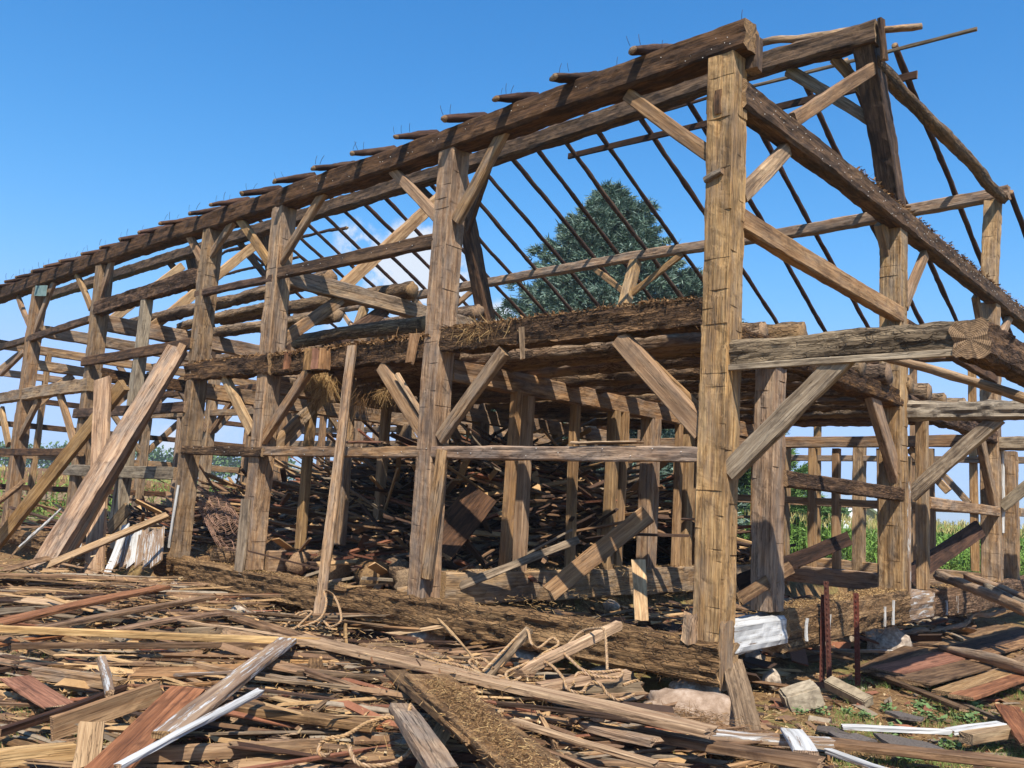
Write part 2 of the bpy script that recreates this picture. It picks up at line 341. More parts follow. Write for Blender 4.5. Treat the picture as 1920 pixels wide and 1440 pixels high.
def timber_mesh(name, L, w, h, mat, seg=.07, k=3, rough=.006, seed=None, score=0, bow=.01, chamfer=.012, round_=False, nr=14, taper=0,
                jag=0, wob=None, twist=0, bark=0):
    r = np.random.RandomState(seed if seed is not None else rnd.randrange(1 << 30))
    n = max(2, int(L / seg) + 1)
    xs = list(np.linspace(0, L, n))
    cuts = {}
    if score:
        for s in range(4):
            t = r.uniform(.1, .3); c = []
            while t < L - .08:
                c.append(t); t += r.uniform(.10, .55)
            cuts[s] = c
            for q in c: xs += [q - .004, q + .004]
        xs = sorted(xs)
    xs = np.array(xs); n = len(xs)
    if round_:
        a = np.linspace(0, 2 * math.pi, nr, endpoint=False)
        base = np.stack([np.cos(a) * w / 2, np.sin(a) * h / 2], 1); nrm = np.stack([np.cos(a), np.sin(a)], 1); side = np.full(nr, -1)
    else:
        pts = []; nn = []; sd = []
        c = min(chamfer, w * .2, h * .2)
        hw, hh = w / 2, h / 2
        for s, (p, q, no) in enumerate((((-hw + c, -hh), (hw - c, -hh), (0, -1)), ((hw, -hh + c), (hw, hh - c), (1, 0)),
                                        ((hw - c, hh), (-hw + c, hh), (0, 1)), ((-hw, hh - c), (-hw, -hh + c), (-1, 0)))):
            for i in range(k):
                u = i / (k - 1); pts.append((p[0] + (q[0] - p[0]) * u, p[1] + (q[1] - p[1]) * u)); nn.append(no); sd.append(s)
        base = np.array(pts); nrm = np.array(nn, float); side = np.array(sd); nr = len(pts)
    d = interp_noise(L, xs, nr, .55, rough * 1.3, r, jc=max(4, nr // 2)) + interp_noise(L, xs, nr, .17, rough * .8, r) + interp_noise(L, xs, nr, .06, rough * .45, r)
    if bark:
        d += r.uniform(-1, 1, nr)[None, :] * bark + interp_noise(L, xs, nr, .12, bark * .8, r)
    if score:
        for s in range(4):
            cc = [0] + cuts[s] + [L]
            js = np.where(side == s)[0]; nj_ = len(js)
            for q0, q1 in zip(cc[:-1], cc[1:]):
                mk = np.where((xs >= q0) & (xs < q1))[0]
                if not len(mk): continue
                dep = -score * r.uniform(.25, 1) * ((xs[mk] - q0) / max(.01, q1 - q0)) ** 2.2
                a0 = r.randint(0, nj_); ln = r.randint(1, nj_ + 1); wj = np.zeros(nj_)
                for q in range(nj_): wj[q] = (1 if a0 <= q < a0 + ln else 0) * r.uniform(.5, 1)
                d[np.ix_(mk, js)] += dep[:, None] * wj[None, :]
    tp = 1 - taper * (xs / L)
    P = base[None, :, :] * tp[:, None, None] + nrm[None, :, :] * d[:, :, None]
    # bow + wobble of the centre line
    bw = np.sin(xs / L * math.pi) * bow * r.uniform(-1, 1); bz = np.sin(xs / L * math.pi) * bow * r.uniform(-1, 1)
    if wob:
        bw = bw + interp_noise(L, xs, 1, max(.3, L / 6), wob, r)[:, 0]; bz = bz + interp_noise(L, xs, 1, max(.3, L / 6), wob, r)[:, 0]
    P[:, :, 0] += bw[:, None]; P[:, :, 1] += bz[:, None]
    if twist:
        th = twist * (xs / L - .5); cs, sn = np.cos(th)[:, None], np.sin(th)[:, None]
        X, Y = P[:, :, 0].copy(), P[:, :, 1].copy(); P[:, :, 0] = X * cs - Y * sn; P[:, :, 1] = X * sn + Y * cs
    X3 = np.repeat(xs[:, None], nr, 1)
    if jag:
        X3[0] -= r.uniform(0, jag, nr); X3[-1] += r.uniform(-jag, jag, nr)
    V = np.concatenate([X3[:, :, None], P], 2).reshape(-1, 3)
    i = np.arange(n - 1)[:, None] * nr; j = np.arange(nr)[None, :]; j2 = (j + 1) % nr
    Q = np.stack([i + j, i + nr + j, i + nr + j2, i + j2], 2).reshape(-1, 4)[:, ::-1]
    c0 = V[:nr].mean(0); c1 = V[-nr:].mean(0)
    nv = len(V); V = np.vstack([V, c0, c1])
    jj = np.arange(nr); e0 = np.stack([np.full(nr, nv), jj, (jj + 1) % nr], 1)[:, ::-1]; e1 = np.stack([np.full(nr, nv + 1), (n - 1) * nr + jj, (n - 1) * nr + (jj + 1) % nr], 1)
    Fc = [tuple(q) for q in Q] + [tuple(q) for q in e0] + [tuple(q) for q in e1]
    me = bpy.data.meshes.new(name)
    me.from_pydata(V.tolist(), [], Fc); me.update()
    me.materials.append(mat); me.materials.append(M['end'])
    mi = np.zeros(len(Fc), np.int32); mi[len(Q):] = 1
    me.polygons.foreach_set('material_index', mi)
    me.polygons.foreach_set('use_smooth', np.full(len(Fc), bool(round_)))
    return me

def frame_matrix(p0, p1, up=(0, 0, 1), roll=0):
    p0 = Vector(p0); p1 = Vector(p1); x = (p1 - p0).normalized(); up = Vector(up)
    if abs(x.dot(up.normalized())) > .985: up = Vector((0, 1, 0))
    z = (up - x * up.dot(x)).normalized(); y = z.cross(x)
    mm = Matrix.Identity(4)
    for i in range(3): mm[i][0] = x[i]; mm[i][1] = y[i]; mm[i][2] = z[i]; mm[i][3] = p0[i]
    if roll: mm = mm @ Matrix.Rotation(roll, 4, 'X')
    return mm, (p1 - p0).length

def link(name, me, parent=None, mw=None, label=None, cat=None, group=None, kind=None):
    o = bpy.data.objects.new(name, me); COL.objects.link(o)
    if parent is not None: o.parent = parent; 
    if mw is not None: o.matrix_local = (PINV[parent.name] @ mw) if parent is not None and parent.name in PINV else mw
    if mw is not None: PINV[o.name] = mw.inverted()
    for k_, v_ in (('label', label), ('category', cat), ('group', group), ('kind', kind)):
        if v_: o[k_] = v_
    return o
PINV = {}
def thing(name, loc, label, cat, group=None):
    o = link(name, None, None, Matrix.Translation(Vector(loc)), label, cat, group); o.empty_display_size = .2
    return o

def beam(name, p0, p1, w, h, mat, parent=None, up=(0, 0, 1), roll=0, label=None, cat=None, group=None, **kw):
    mw, L = frame_matrix(p0, p1, up, roll)
    me = timber_mesh(name, L, w, h, M[mat], **kw)
    return link(name, me, parent, mw, label, cat, group)
def log(name, p0, p1, dia, mat='bark', parent=None, label=None, cat=None, group=None, **kw):
    kw.setdefault('rough', .012); kw.setdefault('bow', .04); kw.setdefault('seg', .12)
    return beam(name, p0, p1, dia, dia, mat, parent, round_=True, label=label, cat=cat, group=group, **kw)

# vectorised ribbons: straw, grass, needles ------------------------------------------------
def ribbons(P, D, W, width, bend=None, taper=.3, nseg=2):
    """P base (n,3), D vector (n,3) whole length, W side unit vector (n,3); returns V,F (quads)"""
    n = len(P); bend = np.zeros((n, 3)) if bend is None else bend
    rows = []
    for s in range(nseg + 1):
        u = s / nseg; c = P + D * u + bend * (u * u)
        wd = (width * (1 - (1 - taper) * u))[:, None]
        rows += [c - W * wd, c + W * wd]
    V = np.stack(rows, 1).reshape(-1, 3)
    k = 2 * (nseg + 1); b = np.arange(n)[:, None] * k
    F = np.concatenate([np.stack([b[:, 0] + 2 * s, b[:, 0] + 2 * s + 1, b[:, 0] + 2 * s + 3, b[:, 0] + 2 * s + 2], 1) for s in range(nseg)], 0)
    return V, F
def unit(a): return a / np.maximum(1e-9, np.linalg.norm(a, axis=1))[:, None]
def rib_obj(name, parts, mats, parent=None, **tags):
    V = np.concatenate([p[0] for p in parts]); off = 0; Fs = []; mi = []
    for p in parts:
        Fs.append(p[1] + off); off += len(p[0]); mi.append(np.full(len(p[1]), p[2] if len(p) > 2 else 0))
    me = mesh_np(name, V, np.concatenate(Fs), mats, np.concatenate(mi))
    if parent is not None and parent.name in PINV: return link(name, me, parent, Matrix.Identity(4), **tags)
    return link(name, me, parent, None, **tags)
def straw_at(P, length=.1, flat=.25, width=.0022, r=rs, dirv=None):
    n = len(P); D = r.normal(0, 1, (n, 3)); D[:, 2] *= flat
    if dirv is not None: D += np.asarray(dirv)
    D = unit(D) * (length * r.uniform(.4, 1.3, n))[:, None]
    W = unit(np.cross(D, r.normal(0, 1, (n, 3))))
    return ribbons(P, D, W, np.full(n, width) * r.uniform(.6, 1.6, n), r.normal(0, 1, (n, 3)) * length * .15, .6)

def ico(sub=3):
    import bmesh
    bm = bmesh.new(); bmesh.ops.create_icosphere(bm, subdivisions=sub, radius=1)
    V = np.array([v.co[:] for v in bm.verts]); F = np.array([[v.index for v in f.verts] for f in bm.faces]); bm.free(); return V, F
ICO3 = ico(4); ICO2 = ico(2); ICO1 = ico(1)
from mathutils import noise as mn
def rock_mesh(name, size, mat, seed, amp=.25, flat=0.0, base=ICO3):
    V, F = base; out = []
    for v in V:
        p = Vector(v); q = Vector((seed * 13.1, seed * 7.7, seed * 3.3))
        d = 1 + amp * mn.noise(p * 1.3 + q) + amp * .45 * mn.noise(p * 3 + q) + amp * .2 * mn.noise(p * 8 + q)
        # facets
        c = mn.cell(p * 1.6 + q) * .06
        out.append([v[0] * size[0] * (d + c), v[1] * size[1] * (d + c), v[2] * size[2] * (d + c)])
    return mesh_np(name, out, F, [mat], smooth=True)
def rock(name, loc, size, mat, seed, label, group=None, cat='stone', rotz=0, **kw):
    me = rock_mesh(name, size, M[mat], seed, **kw)
    return link(name, me, None, Matrix.Translation(Vector(loc)) @ Matrix.Rotation(rotz, 4, 'Z'), label, cat, group)

# ------------------------------------------------------------------ ground
GZ = -0.80
def gz(x, y):
    z = GZ + .05 * mn.noise(Vector((x * .7, y * .7, 0))) + .02 * mn.noise(Vector((x * 3, y * 3, 5)))
    # raised earth inside the foundation
    if -24 < x < -.2 and .3 < y < 15:
        k = min(1, (-.2 - x) / .5, (y - .3) / .5, (x + 24) / .5)
        z += (.34 if x < -4.2 else 0) * max(0, k) + .08 * mn.noise(Vector((x * 1.3, y * 1.3, 3)))
    # heap of boards and chaff in front of the wall, thickest towards the middle
    k = math.exp(-((y + 2.4) / 1.3) ** 2) * (1 / (1 + math.exp((x - .1) * 2.5)))
    z += .12 * k
    if -26 < x < .3 and -1.5 < y < .7:
        q = min(1, (y + 1.5) / .9, (.7 - y) / .4, (.3 - x) / .6); z -= .24 * q * q * (3 - 2 * q)
    return z
def build_ground():
    V = []; F = []; 
    xs = np.concatenate([np.linspace(-3000, -60, 12)[:-1], np.linspace(-60, -26, 14)[:-1], np.arange(-26, 7, .16), np.linspace(7, 40, 14), np.linspace(60, 3000, 10)])
    ys = np.concatenate([np.linspace(-3000, -40, 10)[:-1], np.linspace(-40, -9, 10)[:-1], np.arange(-9, 17, .16), np.linspace(17.5, 60, 16), np.linspace(90, 3000, 12)])
    nx, ny = len(xs), len(ys)
    V = [(x, y, gz(x, y) if abs(x) < 60 and abs(y) < 60 else GZ) for y in ys for x in xs]
    i = np.arange(ny - 1)[:, None] * nx; j = np.arange(nx - 1)[None, :]
    F = np.stack([i + j, i + j + 1, i + j + 1 + nx, i + j + nx], 2).reshape(-1, 4)
    link('ground', mesh_np('ground', V, F, [M['ground']], smooth=True), kind='structure')
build_ground()

# ------------------------------------------------------------------ the barn frame
barn = thing('barn_frame', (0, 0, 0), 'bare hewn timber frame of an old barn stripped of its siding and roof', 'barn')
B = dict(parent=barn)
XB = [0, -4.1, -8.2, -10.6, -15.4, -19.3, -23.4]
# front sill: a sagging, rotten hewn log in two lengths
def sill_mesh(name, pts, w, h, mat, rough=.03, seed=1, k=6, parent=None, seg=.05):
    """beam that follows a polyline of (x,y,z) centre points"""
    P = [Vector(p) for p in pts]; mw, L = frame_matrix(P[0], P[-1])
    me = timber_mesh(name, L, w, h, M[mat], seg=seg, k=k, rough=rough, seed=seed, bow=0, chamfer=.03, jag=.03, bark=.004 if rough < .017 else .010)
    inv = mw.inverted(); loc = [inv @ p for p in P]; lx = [p.x for p in loc]; ly = [p.y for p in loc]; lz = [p.z for p in loc]
    co = np.zeros(len(me.vertices) * 3); me.vertices.foreach_get('co', co); co = co.reshape(-1, 3)
    co[:, 1] += np.interp(co[:, 0], lx, ly); co[:, 2] += np.interp(co[:, 0], lx, lz)
    me.vertices.foreach_set('co', co.ravel()); me.update()
    return link(name, me, parent, mw)
sill_mesh('front_sill', [(.0, .15, -.41), (-.9, .15, -.42), (-2.5, .15, -.44), (-4.2, .15, -.49), (-6, .15, -.53), (-8.4, .15, -.54), (-11.2, .15, -.53)], .40, .37, 'sill', .0172, 11, parent=barn, seg=.035, k=8)
sill_mesh('front_sill', [(-13.6, .14, -.62), (-17, .14, -.6), (-24, .14, -.5)], .3, .3, 'sill', .03, 12, parent=barn, seg=.1)
# gable sill: a white-painted length at the corner, then one caked with chaff
sill_mesh('gable_sill', [(-.14, .30, -.21), (-.14, 1.45, -.20)], .3, .30, 'white', .008, 13, parent=barn)
sill_mesh('gable_sill', [(-.13, 1.40, -.20), (-.13, 3, -.17), (-.13, 5.0, -.13)], .36, .42, 'sill', .018, 14, parent=barn, k=7)
sill_mesh('gable_sill', [(-.13, 4.95, -.15), (-.13, 6.1, -.15)], .34, .38, 'white_worn', .012, 15, parent=barn)
sill_mesh('gable_sill', [(-.13, 6.05, -.15), (-.13, 8, -.18), (-.13, 10.4, -.16), (-.13, 14.8, -.16)], .36, .42, 'sill', .018, 16, parent=barn, k=7)
for y in (1.75, 2.35, 3.15, 4.05, 4.35, 6.55, 7.1):          # white paint left between the old boards
    link('paint_strip', timber_mesh('paint_strip', .3 + rnd.uniform(-.1, .02), .03, .02, M['white'], seg=.05, k=2, rough=.004), barn,
         frame_matrix((.064, y, -.32), (.070, y, 0.0))[0])
# corner post and its broken foot
beam('post', (-.15, .15, -.24), (-.15, .15, 5.62), .30, .30, 'hewn_light', up=(0, 1, 0), score=.018, rough=.008, seg=.05, k=5, seed=21, bow=.015, **B)
beam('post_foot', (-.31, .03, -.24), (-.30, .05, .0), .16, .14, 'hewn_light', up=(0, 1, 0), rough=.014, seg=.04, k=4, seed=23, bow=0, jag=.04, **B)
beam('corner_board', (.035, .09, -.62), (.030, .09, -.02), .045, .20, 'hewn', up=(0, 1, 0), rough=.006, seg=.05, jag=.02, k=3, **B)
# the other front posts
for i, (x, z0, mt) in enumerate(((-4.1, -.30, 'hewn'), (-8.2, -.34, 'hewn'), (-10.6, -.36, 'hewn'), (-15.4, -.4, 'hewn'), (-19.3, -.4, 'hewn'), (-23.4, -.4, 'hewn'))):
    wv = .30 if i != 2 else .26
    beam('post', (x - wv / 2, .15, z0), (x - wv / 2, .15, 5.62), wv, .3, mt, up=(0, 1, 0), score=.010 if i < 3 else .006, rough=.008, seg=.06 if i < 3 else .12, k=4, seed=30 + i, bow=.02, **B)
# dowel pocket on the corner post, patch boards on the posts
beam('mortise_patch', (-.165, .0, 4.98), (-.165, .0, 5.24), .075, .02, 'dark', up=(0, 1, 0), rough=.002, seg=.05, k=2, **B)
beam('ledge_block', (-.29, -.005, 4.30), (-.10, -.005, 4.36), .06, .06, 'grey', rough=.004, seg=.04, k=2, **B)
beam('patch_board', (-8.38, -.03, -.42), (-8.38, -.03, .75), .26, .04, 'board_grey', up=(0, 1, 0), rough=.004, **B)
beam('patch_board', (-10.78, -.03, -.2), (-10.66, -.03, .9), .05, .03, 'white', up=(0, 1, 0), rough=.004, **B)
# front plate, rafter tails with their nails
sill_mesh('wall_plate', [(.10, .14, 5.78), (-2, .14, 5.77), (-5, .14, 5.73), (-9, .14, 5.74), (-14, .14, 5.80), (-20, .14, 5.76), (-26, .14, 5.76)], .33, .32, 'dark', .012, 41, k=5, parent=barn, seg=.07)
beam('plate_end_block', (.06, .30, 5.50), (.06, .30, 5.86), .12, .16, 'dark', up=(0, 1, 0), rough=.008, seg=.05, **B)
tail_me = [timber_mesh('rafter_tail', .78, .13, .085, M['pole'], seg=.05, round_=True, nr=10, rough=.01, bow=.01, taper=-.6, seed=50 + i) for i in range(5)]
nail_me = timber_mesh('nail', .13, .006, .006, M['nail'], seg=.03, round_=True, nr=5, rough=0, bow=.01, seed=3)
tx = [-1.08, -2.09, -3.04, -4.02, -5.01, -6.02, -6.96, -8.0, -8.9, -9.97, -10.96, -11.95, -12.89, -13.93, -14.98, -15.86, -16.93, -17.9, -18.9, -19.9, -20.9, -21.9, -22.9, -23.9]
for i, x in enumerate(tx):
    p0 = Vector((x - .02, -.32, 5.835 + rnd.uniform(-.01, .015))); mw, _ = frame_matrix(p0, p0 + Vector((rnd.uniform(-.05, .05), 1, .42)))
    t_ = link('rafter_tail', tail_me[i % 5], barn, mw @ Matrix.Translation((rnd.uniform(-.03, .12), 0, 0)) @ Matrix.Rotation(rnd.uniform(-.3, .3), 4, 'X'))
    for k in range(rnd.choice((1, 2, 3, 2))):
        q0 = p0 + Vector((rnd.uniform(-.05, .05), .08 + .12 * k, .09 + .05 * k))
        mw2, _ = frame_matrix(q0, q0 + Vector((rnd.uniform(-.4, .4), rnd.uniform(-.4, .4), 1)), up=(0, 1, 0))
        link('nail', nail_me, t_, mw2 @ Matrix.Scale(rnd.uniform(.7, 1.3), 4))
for x, y, z in ((.05, .05, 5.93), (-1.5, .05, 5.92), (-.9, .05, 5.92)):
    link('nail', nail_me, barn, frame_matrix((x, y, z), (x + .02, y, z + 1), up=(0, 1, 0))[0])
# front-wall girts and mid beams (world heights measured on the wall plane)
def girtF(x0, z0, x1, z1, h, w, mat, y=.0, name='girt', **kw):
    return beam(name, (x0, y + w / 2, z0), (x1, y + w / 2, z1), w, h, mat, parent=barn, **kw)
girtF(-.28, 2.96, -4.12, 2.98, .30, .26, 'rot', .02, 'mid_beam', k=6, rough=.02, seg=.05)
girtF(-4.38, 2.90, -8.22, 2.90, .28, .26, 'rot', .02, 'mid_beam', k=6, rough=.02, seg=.05)
girtF(-8.1, 2.92, -10.9, 2.95, .30, .24, 'rot', -.03, 'mid_beam', k=6, rough=.02, seg=.06)
girtF(-15.3, 2.92, -19.3, 2.86, .28, .2, 'hewn', -.02, 'mid_beam', k=4, rough=.012, seg=.1)
girtF(-19.4, 2.86, -23.4, 2.8, .26, .2, 'hewn', -.02, 'mid_beam', k=3, rough=.012, seg=.1)
girtF(-.28, 1.53, -4.12, 1.53, .155, .12, 'hewn', -.01, k=5, rough=.006, seg=.06)
girtF(-4.36, 1.53, -8.25, 1.52, .145, .12, 'hewn', -.01, k=5, rough=.006, seg=.06)
girtF(-8.05, 1.50, -10.7, 1.53, .15, .12, 'rot', -.04, k=5, rough=.006, seg=.06)
girtF(-15.3, 1.45, -21.0, 1.42, .17, .12, 'dark', -.02, seg=.15)
girtF(-10.75, 2.30, -15.8, 2.30, .20, .1, 'dark', -.05, seg=.15)
girtF(-10.75, 3.46, -15.7, 3.44, .20, .1, 'dark', -.05, seg=.15)
girtF(-10.85, 1.10, -15.9, 1.06, .23, .08, 'grey', -.06, seg=.15)
girtF(-4.30, 4.36, -8.15, 4.43, .18, .12, 'dark', .0, k=3, rough=.006, seg=.08)
girtF(-8.3, 4.36, -10.9, 4.40, .12, .1, 'dark', .0, k=3, rough=.006, seg=.1)
girtF(-10.9, 4.74, -15.45, 4.62, .30, .2, 'rot', -.02, k=5, rough=.018, seg=.07)
girtF(-15.7, 4.42, -19.4, 4.28, .16, .12, 'dark', 0, seg=.15)
girtF(-19.4, 4.28, -23.4, 4.2, .16, .12, 'dark', 0, seg=.15)
# braces in the front wall, given by where their ends meet the wall
def brF(a, b, h, w=.09, mat='sawn', y=.06, name='brace', **kw):
    p0 = at(*a, 'y', y); p1 = at(*b, 'y', y); off = Vector((0, w / 2, 0)); e = (p1 - p0).normalized() * .07
    kw.setdefault('rough', .004); kw.setdefault('seg', .12)
    return beam(name, p0 + off - e, p1 + off + e, w, h, mat, parent=barn, **kw)
brF((1180, 180), (1320, 283), .15); brF((962, 205), (856, 405), .17, mat='hewn'); brF((737, 322), (812, 402), .15)
brF((600, 365), (522, 490), .16, mat='hewn'); brF((447, 412), (498, 488), .15); brF((438, 408), (388, 482), .15, mat='hewn')
brF((350, 440), (372, 482), .15); brF((205, 492), (180, 570), .17, mat='hewn'); brF((142, 517), (166, 575), .14)
brF((97, 532), (62, 622), .16, mat='hewn'); brF((32, 560), (50, 605), .14)
brF((1163, 640), (1306, 800), .21, .11, 'sawn', .04); brF((1185, 640), (1320, 770), .05, .05, 'board_tan', .18)
brF((935, 665), (826, 815), .17, .1, 'hewn', .04); brF((715, 692), (790, 812), .19, .1, 'sawn', .04); brF((745, 708), (796, 790), .06, .06, 'board_tan', .0)
brF((570, 700), (492, 820), .17, .1, 'hewn', .04); brF((420, 712), (466, 805), .17, .1, 'board_tan', .04)
brF((110, 742), (134, 825), .2); brF((68, 752), (22, 842), .2, mat='hewn'); brF((40, 660), (0, 700), .12, mat='hewn'); brF((0, 770), (12, 830), .2)
# gable wall -----------------------------------------------------------------
sill_mesh('tie_beam', [(-.08, .22, 5.24), (-.08, 3, 5.27), (-.08, 6, 5.26), (-.08, 10, 5.22), (-.08, 14.8, 5.16)], .24, .30, 'dark', .010, 61, k=5, parent=barn, seg=.08)
beam('post', (-.15, 5.0, 0.05), (-.15, 5.0, 5.12), .3, .3, 'hewn', up=(0, 1, 0), score=.012, rough=.008, k=4, seed=71, **B)
beam('post', (-.15, 10.0, 0.0), (-.15, 10.05, 5.1), .3, .3, 'hewn', up=(0, 1, 0), score=.012, rough=.008, k=4, seed=72, **B)
beam('post', (-.15, 11.3, 0.0), (-.15, 11.3, 2.45), .24, .24, 'hewn', up=(0, 1, 0), score=.012, rough=.008, k=4, seed=73, **B)
beam('post', (-.15, 14.5, 0.0), (-.15, 14.5, 5.1), .3, .3, 'hewn', up=(0, 1, 0), rough=.008, seed=74, **B)
beam('post', (-.15, 1.25, 0.0), (-.15, 1.25, 2.62), .24, .28, 'hewn', up=(0, 1, 0), score=.016, rough=.008, k=5, seg=.05, seed=75, **B)
beam('stud', (-.10, 6.05, 0.05), (-.10, 6.05, 2.5), .16, .14, 'hewn', up=(0, 1, 0), rough=.005, **B)
beam('canted_post', (-.15, 5.05, 5.36), (-.16, 3.88, 7.62), .28, .30, 'dark', up=(0, 1, 0), rough=.01, k=4, seed=76, **B)
beam('canted_post', (-.15, 10.05, 5.3), (-.15, 10.42, 7.22), .26, .28, 'hewn_light', up=(0, 1, 0), score=.01, rough=.008, seed=77, **B)
def brG(a, b, h, w=.09, mat='sawn', x=-.04, name='brace', **kw):
    p0 = at(*a, 'x', x); p1 = at(*b, 'x', x); off = Vector((-w / 2, 0, 0)); e = (p1 - p0).normalized() * .06
    kw.setdefault('rough', .004); kw.setdefault('seg', .12)
    return beam(name, p0 + off - e, p1 + off + e, w, h, mat, parent=barn, **kw)
brG((1497, 222), (1650, 122), .17); brG((1402, 360), (1478, 282), .18, mat='hewn_light')
brG((1660, 425), (1690, 560), .2, .12, 'hewn', -.16); brG((1738, 480), (1703, 570), .17)
brG((1835, 560), (1850, 640), .2, .1, 'hewn', -.16); brG((1900, 590), (1872, 650), .18)
brG((1640, 735), (1690, 905), .25, .11, 'hewn', -.05); brG((1843, 818), (1868, 935), .25, .11, 'hewn', -.05)
beam('girt', (-.06, .28, 3.93), (-.06, 4.95, 3.86), .14, .22, 'sawn', rough=.006, k=3, **B)
beam('girt', (-.06, 5.15, 3.76), (-.06, 9.9, 3.66), .12, .18, 'dark', rough=.006, **B)
sill_mesh('mid_beam', [(-.12, .3, 2.70), (-.12, 1.6, 2.72), (-.12, 4.95, 2.68)], .24, .26, 'rot', .016, 81, k=5, parent=barn)
sill_mesh('mid_beam', [(-.12, 5.15, 2.66), (-.12, 7.6, 2.64), (-.12, 9.9, 2.60)], .22, .24, 'rot', .016, 82, k=5, parent=barn)
beam('girt', (-.05, 1.35, 1.38), (-.05, 4.95, 1.36), .12, .17, 'rot', k=5, rough=.006, **B)
beam('girt', (-.05, 6.1, 1.29), (-.05, 9.9, 1.27), .12, .17, 'hewn', k=4, rough=.006, **B)
beam('girt', (-.05, 11.4, 1.3), (-.05, 14.4, 1.3), .12, .16, 'hewn', rough=.006, **B)
beam('corner_board', (.012, 5.12, -.02), (.012, 5.12, 1.55), .04, .05, 'white_worn', up=(0, 1, 0), **B)
beam('corner_board', (.012, 10.1, .9), (.012, 10.1, 2.45), .04, .05, 'white', up=(0, 1, 0), **B)
# outriggers that carried a pent roof along the gable
sill_mesh('outrigger', [(-.02, .15, 2.50), (1.0, .15, 2.52), (2.25, .15, 2.50)], .22, .25, 'grey_rot', .014, 91, k=6, parent=barn)
beam('outrigger_trim', (-.0, .035, 2.37), (2.05, .035, 2.37), .03, .06, 'grey', rough=.003, **B)
sill_mesh('pent_plate', [(2.14, .02, 2.47), (2.16, 1.5, 2.50), (2.16, 5, 2.5), (2.16, 14.2, 2.5)], .26, .30, 'rot', .016, 92, k=6, parent=barn)
sill_mesh('outrigger', [(-.02, 5.2, 2.53), (2.1, 5.2, 2.5)], .2, .24, 'grey', .02, 93, k=5, parent=barn)
sill_mesh('outrigger', [(-.02, 10.05, 2.5), (2.1, 10.05, 2.5)], .2, .24, 'grey', .012, 94, k=4, parent=barn)
for y, mt in ((.10, 'grey'), (5.2, 'grey'), (10.05, 'grey')):
    beam('brace', (.0, y, 1.36), (1.12, y, 2.42), .09, .19, mt, rough=.006, k=4, **B)
log('pent_rafter', at(1590, 655, 'x', .55), at(1935, 752, 'x', 2.3), .085, 'hewn_light', seg=.1, rough=.008, parent=barn)
# purlins on the canted posts
sill_mesh('purlin', [(.02, 3.85, 7.56), (-1.9, 3.8, 7.60), (-5, 3.8, 7.50), (-9, 3.8, 7.46), (-15, 3.8, 7.44), (-30, 3.8, 7.42)], .26, .30, 'dark', .014, 101, k=4, parent=barn, seg=.09)
sill_mesh('purlin', [(.12, 10.38, 7.30), (-3.7, 10.32, 7.22), (-8, 10.3, 7.3), (-14, 10.3, 7.3), (-23.6, 10.3, 7.25)], .24, .24, 'hewn', .008, 102, k=4, parent=barn, seg=.09)
log('collar_pole', (-.06, 4.0, 7.22), (.02, 10.45, 7.18), .2, 'bark', parent=barn, wob=.03)
beam('purlin_tenon', (.10, 3.92, 7.18), (.10, 3.80, 7.72), .05, .16, 'dark', up=(0, 1, 0), **B)
for a, b_, x in (((1478, 131), (1632, 225), None),):
    p0 = at(*a, 'y', 3.9); p1 = at(*b_, 'x', -.25); beam('brace', p0, p1, .09, .16, 'grey', parent=barn)
beam('brace', (-.6, 3.95, 7.45), (-.25, 4.3, 6.9), .09, .14, 'sawn', **B)
# rear plate and rear wall
sill_mesh('wall_plate', [(.1, 14.5, 4.98), (-12, 14.5, 4.98), (-23.5, 14.5, 4.98)], .24, .24, 'dark', .01, 103, k=3, parent=barn, seg=.2)
# rear-slope rafters: peeled poles from the ridge over the purlin to the rear plate
raf = [timber_mesh('rafter', 9.1, .115, .115, M['pole'], seg=.14, round_=True, nr=8, rough=.008, bow=.05, wob=.012, taper=.12, seed=110 + i) for i in range(6)]
rx = [-.87, -1.7, -2.48, -3.67, -4.78, -5.95, -7.1, -8.0, -8.86, -9.71, -10.71, -11.65, -12.6, -13.55, -14.5, -15.4, -16.4, -17.3, -18.3, -19.3, -20.2, -21.2, -22.2]
def roofz(y): return 7.42 + (10.25 - y) * .50 + .02
for i, x in enumerate(rx):
    y0 = (7.0 if i < 3 else 6.35) + rnd.uniform(-.05, .1); yb = 14.5
    mw, L = frame_matrix((x + rnd.uniform(-.05, .05), y0, roofz(y0)), (x + rnd.uniform(-.08, .08), yb, roofz(yb)))
    link('rafter', raf[i % 6], barn, mw @ Matrix.Rotation(rnd.uniform(0, 6), 4, 'X'))
link('rafter', timber_mesh('rafter', 4.6, .11, .11, M['pole'], seg=.14, round_=True, nr=8, seed=131), barn, frame_matrix((.13, 10.5, roofz(10.45)), (.2, 14.5, roofz(14.5)))[0])
def lathpx(a, b, y, w, h, mat='board_dark'):
    return beam('roof_lath', at(*a, 'y', y), at(*b, 'y', y), w, h, mat, parent=barn, rough=.003, seg=.2, bow=.01)
lathpx((1832, 54), (1330, 182), 6.95, .05, .06, 'board_grey'); lathpx((1335, 181), (900, 315), 6.95, .05, .055)
lathpx((900, 315), (480, 432), 6.95, .05, .055)
lathpx((1720, 140), (1066, 293), 7.3, .05, .14); 
log('loose_rail', at(1728, 47, 'y', 4.0), at(1404, 86, 'y', 3.75), .1, 'hewn', parent=barn, wob=.03)
for a, b in (((430, 470), (650, 425)), ((400, 520), (560, 480)), ((480, 455), (400, 480))):
    log('loose_rail', at(*a, 'y', 8.5), at(*b, 'y', 8.2), .09, 'pole', parent=barn, wob=.04)
